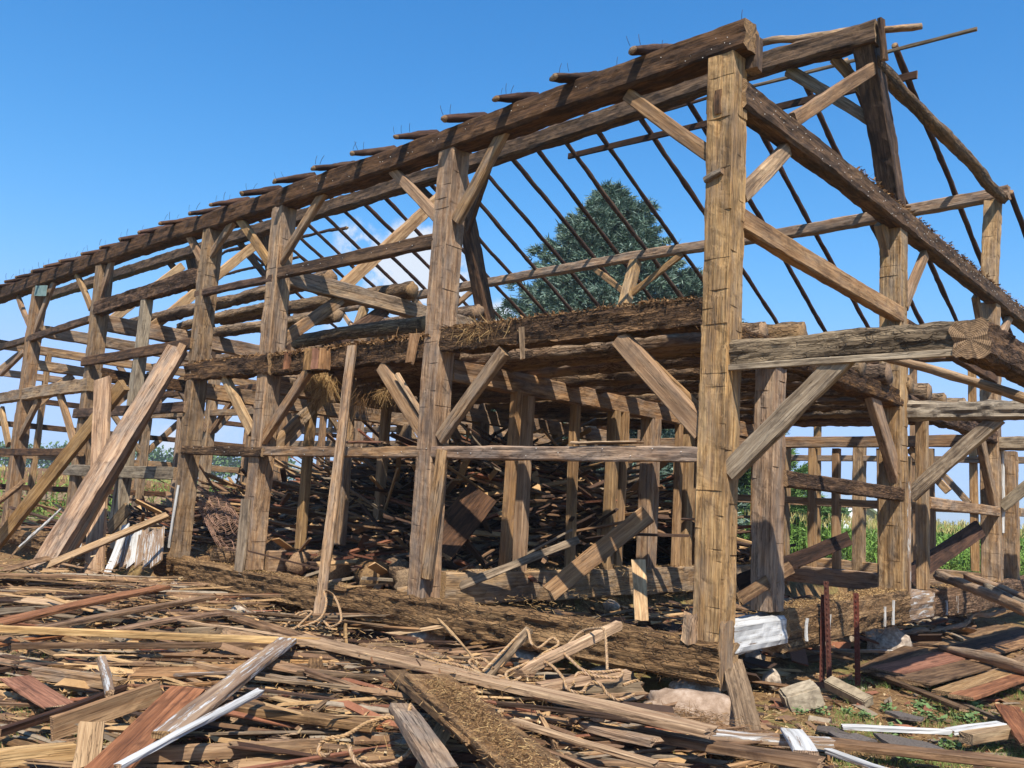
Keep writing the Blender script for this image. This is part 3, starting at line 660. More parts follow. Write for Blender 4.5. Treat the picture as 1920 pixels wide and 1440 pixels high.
# bents further down the barn
def ybeam(x, y0, y1, z, w=.24, h=.28, mat='hewn', name='tie_beam', seed=0, k=4, rough=.01):
    return beam(name, (x, y0, z), (x, y1, z - .02), w, h, mat, parent=barn, seg=.1, k=k, rough=rough, seed=seed or None, bow=.02)
ybeam(-4.22, .28, 9.9, 2.63, name='mid_beam', seed=141)
ybeam(-8.32, .28, 10.2, 2.62, name='mid_beam', seed=142); ybeam(-8.32, .28, 5.1, 4.44, seed=143, k=5)
ybeam(-10.72, .28, 10.2, 2.62, name='mid_beam', seed=144)
ybeam(-15.52, .28, 10.2, 3.20, name='mid_beam', mat='rot', seed=145); ybeam(-15.52, .28, 10.2, 4.35, h=.34, seed=146)
ybeam(-19.42, .28, 10.2, 3.64, name='mid_beam', seed=147, h=.24); ybeam(-19.42, .28, 10.2, 4.52, seed=148)
for x in XB[1:]:
    ztop = 4.3 if x in (-8.2, -15.4, -19.3) else 2.5
    if x == -4.1: ztop = 2.5
    if x == -23.4: ztop = 4.4
    for y in (5.1, 10.2):
        zt = ztop if y == 5.1 or x < -12 else 2.5
        beam('post', (x - .12, y, -.45), (x - .12, y, zt), .26, .26, 'hewn', parent=barn, up=(0, 1, 0), seg=.12, k=3, rough=.008)
    beam('post', (x - .12, 14.5, -.45), (x - .12, 14.5, 3.0 if x == -4.1 else 4.88), .26, .26, 'hewn_light' if x == -4.1 else 'hewn', parent=barn, up=(0, 1, 0), seg=.12, k=3, rough=.008)
for x in (-8.2, -15.4, -19.3):
    beam('canted_post', (x - .1, 5.15, 4.35), (x - .1, 4.0, 7.35), .26, .28, 'dark', parent=barn, up=(0, 1, 0), seg=.12, k=3, rough=.01)
    beam('canted_post', (x - .1, 9.35, 4.35), (x - .1, 10.28, 7.15), .24, .26, 'hewn_light', parent=barn, up=(0, 1, 0), seg=.12, k=3, rough=.008)
    beam('brace', (x - .1, 1.35, 4.45), (x - .1, 3.75, 7.05), .12, .22, 'board_tan', parent=barn, rough=.006)
    beam('brace', (x + 1.25, 10.3, 7.15), (x - .05, 10.05, 6.25), .09, .15, 'sawn', parent=barn)
    beam('brace', (x - 1.4, 10.3, 7.15), (x - .15, 10.05, 6.25), .09, .15, 'sawn', parent=barn)
    beam('brace', (x + .9, 3.85, 7.3), (x, 4.25, 6.3), .09, .17, 'dark', parent=barn)
    beam('brace', (x - 1.1, 3.85, 7.3), (x - .2, 4.25, 6.3), .09, .17, 'dark', parent=barn)
    beam('tie_beam', (x - .12, 9.2, 4.42), (x - .12, 14.4, 4.42), .24, .26, 'hewn', parent=barn, seg=.2)
for x, zb in ((-8.2, 2.5), (-15.4, 3.1), (-19.3, 3.5)):
    for s in (-1, 1):
        beam('brace', (x - .1, 5.1 + s * 1.0, zb), (x - .1, 5.1 + s * .12, zb - 1.05), .1, .18, 'hewn', parent=barn)
    beam('brace', (x - .1, 1.15, zb), (x - .1, .25, zb - 1.0), .1, .2, 'hewn', parent=barn)
    beam('brace', (x - .1, 9.1, zb), (x - .1, 10.1, zb - 1.05), .1, .18, 'hewn', parent=barn)
beam('brace', (-8.32, 1.4, 4.3), (-8.32, .25, 3.3), .1, .2, 'hewn', parent=barn)
beam('brace', (-8.32, 2.4, 4.32), (-8.32, .9, 3.1), .1, .22, 'dark', parent=barn)
# inner sills and the row of studs on them
beam('inner_sill', (-4.2, .35, -.20), (-4.2, 10, -.24), .26, .42, 'hewn', parent=barn, k=4, rough=.01, seed=151)
beam('inner_sill', (-8.3, .35, -.22), (-8.3, 10, -.2), .26, .34, 'hewn', parent=barn, k=3, seed=152)
beam('inner_sill', (-.3, 10.1, -.2), (-14, 10.1, -.2), .26, .34, 'hewn', parent=barn, k=3, seg=.2, seed=153)
beam('inner_sill', (-.3, 14.5, -.2), (-23, 14.5, -.2), .26, .3, 'hewn', parent=barn, k=3, seg=.2, seed=153)
stud_ = lambda x, y, z1, w, mt='sawn', z0=-.02: beam('stud', (x, y, z0), (x + rnd.uniform(-.04, .04), y + rnd.uniform(-.04, .04), z1), w, w * rnd.uniform(.8, 1.1), mt, parent=barn, up=(0, 1, 0), seg=.15, rough=.005)
for y, w in ((1.55, .13), (1.86, .17), (3.0, .13), (3.92, .17), (4.18, .15), (5.95, .12), (6.25, .2), (6.62, .14), (7.9, .15), (8.9, .15)): stud_(-4.18, y, 2.5, w)
for y, w in ((1.0, .16), (2.6, .16), (6.1, .2), (6.5, .12), (7.5, .2), (8.75, .16)): stud_(-8.3, y, 2.5, w)
for x in (-1.2, -2.1, -3.0, -3.5, -5.6, -6.8, -7.4): stud_(x, 10.1, 2.4, .15)
for x in (-1.6, -2.9, -5.3, -6.4): stud_(x, 14.5, 4.8, .16)
for x in (-.9, -2.4): stud_(x, 12.5, 2.4, .15)
for z in (1.35, 2.5, 3.7): beam('girt', (-.3, 14.45, z), (-23.4, 14.45, z - .03), .1, .15, 'hewn', parent=barn, seg=.4, rough=.004)
beam('girt', (-.3, 10.1, 1.3), (-8, 10.1, 1.3), .08, .14, 'sawn', parent=barn, seg=.3)
beam('girt', (-.4, 10.1, 2.55), (-8.2, 10.1, 2.5), .2, .22, 'hewn', parent=barn, seg=.2, k=3)
beam('girt', (-8.4, 10.1, 2.5), (-23.2, 10.1, 2.5), .2, .2, 'hewn', parent=barn, seg=.3, k=3)
beam('brace', (-2.6, 14.45, 2.5), (-1.7, 14.45, 1.5), .08, .14, 'hewn', **B); beam('brace', (-1.6, 10.1, 2.4), (-.9, 10.1, 1.6), .08, .14, 'sawn', **B)
# far gable seen through the frame: tie, girts, studs and braces
for z, w in ((4.55, .26), (3.75, .2), (3.05, .16), (2.3, .16), (1.45, .2), (.5, .16)):
    beam('girt', (-23.5, .2, z), (-23.5, 14.5, z - .04), .12, w, 'hewn' if w > .17 else 'dark', parent=barn, seg=.4, rough=.005)
for y in (1.9, 3.4, 7.2, 8.7, 12.2): stud_(-23.5, y, 4.5 if y != 3.4 else 2.3, .16, 'hewn', -.3)
for y0, z0, y1, z1 in ((1.2, 4.45, .2, 3.2), (4.0, 4.45, 5.0, 3.2), (6.2, 4.45, 5.2, 3.2), (9.0, 4.45, 10.1, 3.2), (11.3, 4.45, 10.2, 3.2), (3.9, 3, 5, 1.8), (6.3, 3, 5.2, 1.8)):
    beam('brace', (-23.5, y0, z0), (-23.5, y1, z1), .1, .17, 'hewn', parent=barn, seg=.3)
stud_(-13.05, .05, 4.6, .2, 'grey', -.4)
beam('stud', at(273, 570, 'y', .15), at(212, 985, 'y', .15), .14, .14, 'grey', parent=barn, up=(0, 1, 0))
beam('stud', at(657, 700, 'y', 1.1), at(636, 1022, 'y', .9), .16, .16, 'hewn', parent=barn, up=(0, 1, 0))
for y in (5.1, 10.2):
    for z, w in ((3.6, .16), (4.55, .2), (2.95, .18)):
        beam('girt', (-8.4, y - .05, z), (-23.3, y - .05, z + .02), .12, w, 'hewn' if w > .17 else 'dark', parent=barn, seg=.4, rough=.006)
for x0, x1, z in ((-10.7, -12.0, 3.5), (-15.4, -14.2, 3.5), (-19.3, -18.1, 3.5), (-15.5, -16.7, 3.5)):
    for y in (5.1, 10.2): beam('brace', (x0, y, z - 1.1), (x1, y, z), .1, .16, 'hewn', parent=barn)
for x in (-12.3, -13.8, -17.2, -21.2): stud_(x, 5.1, 2.9, .15, 'hewn', -.3)
for i in range(11):
    beam('floor_board', (-4.5 - rnd.uniform(0, .3), .75 + i * .78, 3.075 + rnd.uniform(0, .02)), (-8.5 + rnd.uniform(-.2, .4), .78 + i * .78 + rnd.uniform(-.08, .08), 3.07), .34 + rnd.uniform(-.1, .25), .03, 'board_dark' if i % 3 else 'board', parent=barn, rough=.004, seg=.3)
# hay-mow floor: unpeeled logs lying across the mid beams
for i, (y, x0, x1, d) in enumerate(((.95, -.1, -8.3, .24), (1.42, .12, -8.6, .30), (2.05, -.05, -8.5, .28), (2.75, .02, -8.6, .27), (3.45, .0, -8.4, .26), (4.25, .05, -8.6, .28), (5.2, .02, -8.5, .24),
                                     (6.0, .02, -8.6, .26), (6.8, .0, -8.5, .22), (7.6, .06, -8.7, .26), (8.4, 0, -8.6, .24), (9.2, .02, -8.5, .24))):
    log('log_joist', (x0, y, 2.90 + rnd.uniform(-.02, .02)), (x1, y + rnd.uniform(-.12, .12), 2.88), d, 'bark', parent=barn, nr=20, seg=.06, rough=.016, bark=.010)
for i, (y, x0, x1, d, z) in enumerate(((2.75, -8.0, -14.5, .30, 4.72), (4.6, -8.1, -12, .28, 4.70), (1.35, -8.6, -17.4, .26, 4.72), (3.2, -10.9, -17, .28, 4.62), (2.0, -11, -15.9, .24, 4.64), (7, -8, -16, .24, 4.64), (.8, -4.6, -8.9, .22, 3.02), (1.9, -8.3, -10.8, .24, 2.98), (2.9, -8.3, -10.9, .24, 2.98))):
    log('log_joist', (x0, y, z), (x1, y + rnd.uniform(-.25, .25), z + rnd.uniform(-.03, .08)), d, 'bark', parent=barn, nr=16, seg=.1, rough=.016, bark=.008)
log('log_joist', at(800, 608, 'y', 1.2), at(556, 642, 'y', 1.1), .24, 'bark', parent=barn, nr=16)
# white nail heads along the old nailing lines
def dots(obj_name, pts, r=.0055):
    V = []; F = []
    for p in pts:
        b = len(V); V += [(ICO1[0] * r + np.array(p))[i] for i in range(len(ICO1[0]))]; F += (ICO1[1] + b).tolist()
    link(obj_name, mesh_np(obj_name, V, np.array(F), [M['nailhead']]), barn, Matrix.Identity(4), kind='stuff')
pts = []
for y in np.arange(.35, 13.5, .22): pts += [(.05, y + rnd.uniform(-.08, .08), 5.24 + rnd.uniform(-.11, .11)) for _ in range(2)]
for x in np.arange(-4.5, -8.1, -.3): pts += [(x + rnd.uniform(-.1, .1), -.004, 4.39 + rnd.uniform(-.05, .05))]
for x in np.arange(-.5, -10.5, -.35): pts += [(x + rnd.uniform(-.15, .15), -.018 if x > -8 else -.048, 1.53 + rnd.uniform(-.06, .06))]
for k in range(60): pts.append((rnd.uniform(-8, 0), -.018, rnd.uniform(5.66, 5.86)))
for a in ((-.25, 5.7), (-.1, 5.72), (-.35, 5.64)): pts.append((a[0], -.02, a[1]))
dots('nail_heads', pts)
# bark and chaff caked on the beams
def crust(name, p0, p1, width, n, size, mat, parent, droop=0, r=rs):
    p0 = np.array(p0); p1 = np.array(p1); u = r.uniform(0, 1, n); P = p0 + (p1 - p0) * u[:, None]
    d = unit((p1 - p0)[None])[0]; side = np.cross(d, [0, 0, 1.]); side /= np.linalg.norm(side)
    P = P + side * r.uniform(-width / 2, width / 2, n)[:, None]; P[:, 2] += r.uniform(-.01, size * .5, n)
    parts = [straw_at(P, size, .5, size * .22, r)]
    m2 = n // 2; P2 = P[:m2].copy(); parts.append(straw_at(P2, size * 1.8, .4, .003, r))
    return rib_obj(name, [(a, b, 0) for a, b in parts], [mat], parent, kind='stuff')
crust('bark_crust', (-.06, 3.2, 5.42), (-.06, 14, 5.33), .22, 2600, .05, M['hay_dark'], barn)
crust('chaff_crust', (-.4, .12, 3.11), (-4.1, .12, 3.13), .26, 1500, .04, M['hay_dark'], barn)
crust('chaff_crust', (-4.3, .12, 3.05), (-8.2, .12, 3.05), .3, 2600, .06, M['hay_dark'], barn)
crust('chaff_crust', (-8.2, .1, 3.08), (-10.8, .1, 3.1), .24, 900, .05, M['hay_dark'], barn)
crust('chaff_crust', (-.13, 1.5, .03), (-.13, 5, .1), .34, 2600, .014, M['straw'], barn)
crust('chaff_crust', (-.13, 6.1, .06), (-.13, 10, .06), .34, 1800, .014, M['straw'], barn)
crust('chaff_crust', (-.4, .14, -.235), (-5, .14, -.33), .34, 2600, .014, M['straw'], barn)
crust('chaff_crust', (-5, .14, -.33), (-11, .14, -.36), .34, 2400, .014, M['straw'], barn)
crust('chaff_crust', (-4.2, .5, .02), (-4.2, 9.8, 0), .26, 2600, .014, M['straw'], barn)
# straw clinging to the sill face
def face_straw(x0, x1, y, z0, z1, n, parent):
    P = np.stack([rs.uniform(x0, x1, n), np.full(n, y) + rs.uniform(-.01, .02, n), rs.uniform(z0, z1, n)], 1)
    V, F = straw_at(P, .05, .5, .0015); rib_obj('clinging_straw', [(V, F, 0)], [M['hay_dark']], parent, kind='stuff')
face_straw(-5.5, -.05, -.045, -.62, -.28, 1500, barn)
face_straw(-4.1, -.3, .0, 2.80, 3.12, 500, barn); face_straw(-8.2, -4.3, .0, 2.75, 3.06, 900, barn)
P = np.stack([np.full(2200, .06), rs.uniform(1.45, 4.9, 2200), rs.uniform(-.40, .06, 2200)], 1)[:800]
rib_obj('clinging_straw', [straw_at(P, .05, .6, .0015) + (0,)], [M['hay_dark']], barn, kind='stuff')

# hanging hay bunches
def hay_bunch(loc, n, length, spread, label, down=1.0, mat='straw', grp=None):
    P = np.array(loc) + rs.normal(0, 1, (n, 3)) * np.array(spread)
    D = rs.normal(0, .35, (n, 3)); D[:, 2] -= down; D = unit(D) * (length * rs.uniform(.3, 1.2, n))[:, None]
    W = unit(np.cross(D, rs.normal(0, 1, (n, 3))))
    V, F = ribbons(P - np.array(loc), D, W, np.full(n, .003), rs.normal(0, 1, (n, 3)) * length * .15, .5, 3)
    me = mesh_np('hay_bunch', V, F, [M[mat]])
    return link('hay_bunch', me, None, Matrix.Translation(Vector(loc)), label, 'hay', grp, kind='stuff')
hay_bunch(at(612, 712, 'y', .6), 420, .42, (.07, .07, .05), 'golden hay bunch hanging under the mid beam, the brightest one')
hay_bunch(at(588, 702, 'y', .5), 300, .26, (.16, .07, .05), 'short loose hay tuft hanging left of the golden bunch')
hay_bunch(at(688, 728, 'y', 1.0), 420, .40, (.12, .06, .06), 'dark frayed hay hanging in strings right of the upright board', mat='hay_dark')
hay_bunch(at(728, 732, 'y', .9), 200, .22, (.12, .06, .05), 'brown hay fringe caught behind the split brace')
hay_bunch(at(900, 620, 'y', .1), 700, .2, (.28, .08, .04), 'tousled hay lying on the mid beam beside the second front post', down=.25)

# ------------------------------------------------------------------ leaning timbers and loose boards with places of their own
def board(name, p0, p1, w, t, mat, label, cat='board', group=None, up=(0, 0, 1), roll=0, **kw):
    kw.setdefault('rough', .004); kw.setdefault('seg', .1); kw.setdefault('jag', .02); kw.setdefault('k', 3); kw.setdefault('chamfer', .004)
    return beam(name, p0, p1, w, t, mat, None, up=up, roll=roll, label=label, cat=cat, group=group, **kw)
vdir = lambda p: (CAM - Vector(p)).normalized()
def lean(a, ya, b, zb, w, t, mat, label, yb=None, cat='plank', roll=0):
    p0 = at(*a, 'y', ya); p1 = at(*b, 'z', zb) if yb is None else at(*b, 'y', yb)
    return board('leaning_plank', p0, p1, w, t, mat, label, cat, up=Vector((.55, -.8, .1)), roll=roll, rough=.006)
lean((333, 655), -.12, (68, 1082), -.70, .36, .14, 'hewn', 'longest wide two-ply plank leaning diagonally against the fourth front post')
lean((345, 648), -.06, (110, 1075), -.70, .16, .10, 'sawn', 'narrow pale ply of the long diagonal leaning plank')
lean((193, 712), -.5, (176, 1078), -.70, .33, .08, 'sawn', 'wide pale plank standing upright left of the long diagonal plank')
lean((232, 722), -.3, (-10, 1025), -.62, .25, .12, 'sawn', 'pale squared timber leaning left behind the upright plank')
lean((40, 908), -.4, (-20, 955), .2, .22, .08, 'sawn', 'short pale plank end leaning in at the left edge')
lean((106, 963), -.5, (26, 1036), -.4, .24, .03, 'white', 'white painted board leaning between the left diagonal planks')
lean((313, 967), -.5, (52, 1076), -.55, .11, .06, 'sawn', 'long thin pole-like board sloping down left in front of the white panels', roll=.3)
lean((236, 985), -.45, (201, 1075), -.62, .14, .03, 'white', 'narrow white board leaning against the white panel')
lean((240, 953), -.3, (206, 992), .0, .22, .05, 'board_grey', 'short grey board end beside the upright grey stud')
lean((660, 650), -.09, (597, 1160), -.66, .13, .06, 'hewn', 'tall narrow board standing against the mid beam between second and third posts')
lean((778, 628), -.1, (768, 680), 0, .12, .03, 'board', 'short splintered board nailed to the mid beam left of the second post', yb=-.09)
lean((977, 615), -.02, (980, 672), 0, .06, .02, 'board_grey', 'thin lath hanging from the mid beam right of the hay', yb=-.03)
for q_, lb_ in enumerate(('left one', 'middle one', 'right one')): lean((583 + q_ * 14, 655), -.03, (580 + q_ * 14, 692), 0, .19, .03, ('board', 'board_red', 'board')[q_], 'short board remnant nailed on the mid beam, ' + lb_ + ' of three', yb=-.03)
lean((540, 660), -.03, (536, 692), 0, .1, .03, 'board_red', 'small batten nailed to the mid beam next to the third post', yb=-.03)
lean((830, 845), -.02, (800, 1085), 0, .14, .10, 'hewn', 'loose slim timber standing against the right side of the second post', yb=.0, cat='timber')
lean((905, 925), 1.7, (818, 1030), 0, .5, .05, 'board_dark', 'dark wide board tilted up beside the second front post', yb=.9)
lean((1213, 965), 1.5, (1030, 1112), 0, .22, .05, 'sawn', 'long pale plank sloping across the inner sill between studs', yb=.6)
lean((1198, 1052), .9, (1203, 1165), 0, .15, .04, 'board_tan', 'short orange-tan board standing on end in the rubble behind the sill', yb=.55)
lean((1082, 1013), 2.2, (860, 1100), 0, .10, .06, 'board_grey', 'slim grey rail sloping over the inner sill', yb=.6)
lean((1700, 900), 6.2, (1690, 905), 6.0, .05, .05, 'board', 'stub of board by the centre gable post', yb=6.5) if False else None
lean((1835, 992), 9.3, (1700, 1085), 0, .28, .1, 'board_dark', 'dark plank tilted up between the gable stud and the rear gable post', yb=6.6)
lean((1590, 1010), 2.6, (1378, 1095), 0, .16, .05, 'board_dark', 'dark plank sloping down behind the short gable post', yb=1.2)
lean((1480, 1065), 1.6, (1385, 1125), 0, .13, .05, 'board', 'weathered plank lying sloped beside the corner post foot', yb=.6)
board('window_sash', at(1375, 932 + 38, 'y', 9), at(1455, 968, 'y', 9.4), .1, .05, 'board_grey', 'pale rail lying level behind the corner post', 'rail')
# pieces resting on the lower girt
board('board', at(1010 + 68, 831, 'y', .04), at(1200, 829, 'y', .04), .14, .02, 'board_tan', 'thin split board lying on top of the right lower girt')
board('board', at(652, 830, 'y', .05), at(722, 829, 'y', .05), .16, .03, 'board_red', 'short reddish board lying on the lower girt beside the tall narrow board')
# teal sheet scrap on the far post
board('sheet_scrap', at(66, 545, 'y', -.02), at(88, 545, 'y', -.02), .01, .26, 'tarp', 'faded teal metal scrap at the top of the sixth front post', 'scrap', seg=.1)

# white panels of siding leaning against the sill, boards side by side
def panel(name, p00, p10, p01, n, t, mats, label, cat, seed=0):
    """corner, corner along the board count, corner along the board length"""
    r = random.Random(seed); p00, p10, p01 = Vector(p00), Vector(p10), Vector(p01)
    a = p10 - p00; l = p01 - p00; nrm = a.cross(l).normalized()
    root = thing(name, p00, label, cat); bw = a.length / n
    for i in range(n):
        q0 = p00 + a * ((i + .5) / n) + nrm * r.uniform(-.006, .006) - l * r.uniform(0, .03); q1 = q0 + l * r.uniform(.97, 1.03)
        mw, L = frame_matrix(q0, q1, up=nrm)
        link('plank', timber_mesh('plank', L, bw * r.uniform(.93, .985), t, M[r.choice(mats)], seg=.08, k=4, rough=.0022, chamfer=.003, jag=.01, seed=seed * 10 + i, bow=.008), root, mw)
    return root
panel('siding_panel', at(222, 1003, 'y', -.25), at(306, 996, 'y', -.15), at(213, 1062, 'y', -.6), 6, .03, ['white', 'white', 'white_worn'], 'larger white siding panel leaning on the sill left of the fourth post', 'siding panel', 3)
panel('siding_panel', at(128, 990, 'y', -.3), at(160, 985, 'y', -.3), at(113, 1040, 'y', -.7), 3, .03, ['white', 'white_worn'], 'smaller white siding panel leaning behind the upright plank', 'siding panel', 4)
# brown sheathing panels on the right
g1 = GZ + .10
panel('sheathing_panel', at(1612, 1253, 'z', g1), at(1738, 1287, 'z', g1), at(1700, 1212, 'z', g1 + .02), 3, .03, ['board', 'board_red'], 'brown sheathing panel lying half in shadow on the right', 'sheathing panel', 5)
panel('sheathing_panel', at(1742, 1284, 'z', g1 + .02), at(1640, 1252, 'z', g1 + .04), at(1868, 1250, 'z', g1 + .08), 2, .03, ['board', 'board_red'], 'dark middle sheathing panel overlapping the others on the right', 'sheathing panel', 6)
panel('sheathing_panel', at(1756, 1294, 'z', g1 + .02), at(1818, 1312, 'z', g1 + .04), at(1900, 1248, 'z', g1 + .06), 2, .035, ['board_tan', 'board_red'], 'orange sunlit sheathing panel nearest the camera on the right', 'sheathing panel', 7)
panel('sheathing_panel', at(1700, 1210, 'z', g1 - .02), at(1830, 1240, 'z', g1 - .02), at(1880, 1170, 'z', g1 - .02), 5, .03, ['board', 'board_dark'], 'broad dark sheathing panel farthest back on the right', 'sheathing panel', 8)
panel('sheathing_panel', at(1830, 1262, 'z', g1 - .02), at(1935, 1296, 'z', g1 - .02), at(1950, 1220, 'z', g1 - .02), 4, .03, ['board', 'board_red'], 'brown sheathing panel cut by the right edge of the picture', 'sheathing panel', 9)

# ------------------------------------------------------------------ hero boards in the foreground heap
def hb(a, ha, b, hb_, w, t, mat, label, cat='board', roll=0, **kw):
    p0 = at(a[0], a[1], 'z', GZ + ha); p1 = at(b[0], b[1], 'z', GZ + hb_)
    return board('board', p0, p1, w, t, mat, label, cat, roll=roll, **kw)
hb((200, 1445), .22, (352, 1292), .34, .24, .025, 'board_red', 'wide red-brown plank pointing away in the bottom left foreground', 'plank')
hb((100, 1366), .20, (297, 1296), .30, .035, .15, 'board_tan', 'orange sawn plank on edge with nail marks, left of the red-brown plank', 'plank')
hb((222, 1437), .32, (487, 1297), .40, .05, .03, 'white', 'long split white stick crossing the bottom left')
hb((311, 1378), .30, (540, 1200), .44, .16, .04, 'white_worn', 'weathered grey plank with flaking white paint beside the white stick', 'plank')
hb((-15, 1178), .36, (600, 1203), .40, .07, .06, 'board_tan', 'longest narrow pale strip running across the left heap')
hb((24, 1212), .30, (560, 1212), .34, .05, .05, 'board', 'brown square strip just below the long pale strip')
hb((-10, 1170), .36, (307, 1100), .46, .2, .04, 'board_red', 'wide reddish plank rising towards the fourth post in the left heap', 'plank')
hb((60, 1182), .30, (396, 1120), .44, .16, .04, 'board', 'weathered plank under the wide reddish one', 'plank')
hb((220, 1180), .36, (416, 1150), .42, .11, .03, 'board', 'narrow brown board right of the left heap planks')
hb((410, 1147), .38, (600, 1206), .40, .18, .04, 'board', 'brown plank pointing down right to the pale long plank', 'plank')
hb((560, 1197), .40, (1335, 1372), .34, .22, .05, 'board_tan', 'longest pale plank crossing the middle foreground', 'plank', k=4)
hb((742, 1262), .36, (965, 1450), .40, .16, .05, 'board', 'long edge plank beside the chaff covered plank', 'plank')
hb((800, 1270), .42, (1010, 1450), .46, .34, .05, 'board', 'widest plank in the middle foreground, covered in chaff', 'plank', k=5)
hb((752, 1328), .40, (832, 1450), .44, .15, .06, 'hewn', 'thick short plank left of the chaff covered plank', 'plank')
hb((926, 1318), .33, (1248, 1360), .32, .04, .03, 'board_dark', 'thin dark strip lying along the long pale plank')
hb((962, 1352), .28, (1230, 1432), .30, .08, .03, 'board_tan', 'pale board below the long plank in the centre foreground')
hb((911, 1272), .34, (991, 1182), .62, .07, .05, 'board_grey', 'pale grey stake propped up beside the rope')
hb((940, 1275), .32, (1159, 1172), .66, .08, .08, 'board_tan', 'squared tan stick with a peg hole, rope draped over it', 'stick')
hb((1010, 1288), .34, (1177, 1265), .40, .09, .07, 'board_tan', 'tan stick lying just above the grey squared stick', 'stick')
hb((1035, 1292), .28, (1205, 1289), .34, .08, .08, 'board_grey', 'grey squared stick lying near the corner stone', 'stick')
hb((821, 1160), .5, (897, 1246), .36, .025, .02, 'board_tan', 'very thin stick leaning from the sill')
hb((1020, 1320), .24, (1180, 1352), .26, .05, .04, 'board_dark', 'dark slat right of the rope')
hb((1195, 1372), .22, (1540, 1432), .24, .17, .05, 'board', 'long weathered plank below the corner stone', 'plank')
hb((1100, 1360), .22, (1230, 1392), .24, .14, .05, 'hewn', 'broken chunk of plank at the left end of the long weathered plank', 'plank')
hb((1545, 1392), .12, (1945, 1436), .12, .16, .05, 'board', 'long plank running out of the bottom right corner', 'plank')
hb((1330, 1376), .16, (1560, 1392), .16, .14, .05, 'white_worn', 'brown plank with a white painted patch near the corner stone', 'plank')
hb((1484, 1370), .22, (1512, 1412), .24, .16, .03, 'white', 'short bright white board lying across the bottom right planks')
hb((1556, 1408), .16, (1680, 1450), .18, .07, .03, 'white', 'narrow white strip at the bottom edge right of centre')
hb((1580, 1364), .10, (1785, 1373), .10, .04, .04, 'white', 'long thin white strip on the weeds at the right')
hb((1780, 1372), .10, (1876, 1358), .14, .12, .03, 'white', 'tapered white board at the end of the thin white strip')
hb((1812, 1384), .12, (1913, 1370), .12, .11, .08, 'board_tan', 'short orange sawn block in the bottom right', 'block')
hb((1888, 1325), .15, (1940, 1400), .15, .2, .03, 'board_red', 'brown board tip at the right edge')
hb((1608, 1250), .08, (1808, 1330), .10, .10, .04, 'board', 'long brown board running out from under the sheathing panels')
hb((1800, 1318), .06, (1885, 1352), .08, .06, .03, 'board_grey', 'pale tip of board among the weeds')
hb((1500, 1218), .06, (1730, 1222), .08, .06, .03, 'white_worn', 'long thin pale strip lying under the gable sill near the boulder')
hb((-10, 1425), .12, (140, 1408), .14, .06, .10, 'board_tan', 'tan block of timber at the bottom left edge', 'timber')
hb((172, 1362), .30, (160, 1445), .10, .14, .06, 'board_tan', 'short tan board standing upright at the bottom left')
hb((268, 1415), .16, (600, 1398), .18, .05, .09, 'sawn', 'tan squared timber lying across the bottom behind the white stick', 'timber')
hb((30, 1270), .18, (115, 1325), .16, .22, .02, 'board_red', 'reddish square-ended board lying on grass at the left')
hb((0, 1372), .16, (232, 1290), .24, .06, .05, 'board_dark', 'dark strip sloping across the grass at the left')
hb((70, 1262), .2, (230, 1285), .22, .1, .08, 'hewn', 'grey-brown squared timber above the reddish square-ended board', 'timber')
hb((420, 1320), .25, (500, 1330), .27, .1, .05, 'board', 'short board stub in the centre left')
hb((450, 1330), .26, (700, 1362), .28, .12, .05, 'board', 'brown plank left of the coiled rope end', 'plank')
hb((205, 1300), .28, (190, 1235), .34, .06, .05, 'white_worn', 'short stub with white paint standing in the left heap')
hb((330, 1265), .32, (440, 1260), .36, .06, .02, 'white_worn', 'thin patchy white board in the centre left heap')
hb((560, 1262), .33, (720, 1270), .34, .07, .04, 'board', 'long brown batten above the chaff heap')
hb((830, 1345), .40, (880, 1392), .44, .05, .02, 'board_tan', 'small loose tan piece lying on the chaff covered plank')

# poles leaning in at the right edge and lying on the panels
log('pole', at(1757, 1078, 'y', 6.8), at(1935, 1150, 'y', 5.2), .13, 'hewn', label='leaning pole at the right edge, lowest of three', cat='pole')
log('pole', at(1812, 1082, 'y', 7.6), at(1935, 1127, 'y', 6.4), .11, 'hewn', label='leaning pole at the right edge, uppermost of three', cat='pole')
log('pole', at(1850, 1100, 'y', 7.0), at(1940, 1142, 'y', 5.8), .12, 'grey', label='smooth grey leaning pole between the two hewn ones', cat='pole')
log('pole', at(1768, 1219, 'z', g1 + .12), at(1940, 1262, 'z', g1 + .14), .13, 'hewn', label='round pole lying across the sheathing panels', cat='pole')
log('dead_branch', at(1680, 1200, 'z', GZ + .15), at(1880, 1140, 'z', GZ + .3), .07, 'hewn', wob=.06, label='crooked dead branch lying behind the boulder', cat='branch')
log('dead_branch', at(1720, 1180, 'z', GZ + .1), at(1800, 1200, 'z', GZ + .12), .05, 'hewn', wob=.05, label='short forked stick beside the crooked branch', cat='branch')
lean((1372, 1238), .35, (1405, 1375), -.72, .2, .04, 'board_grey', 'pale grey plank leaning out from under the corner of the sill')
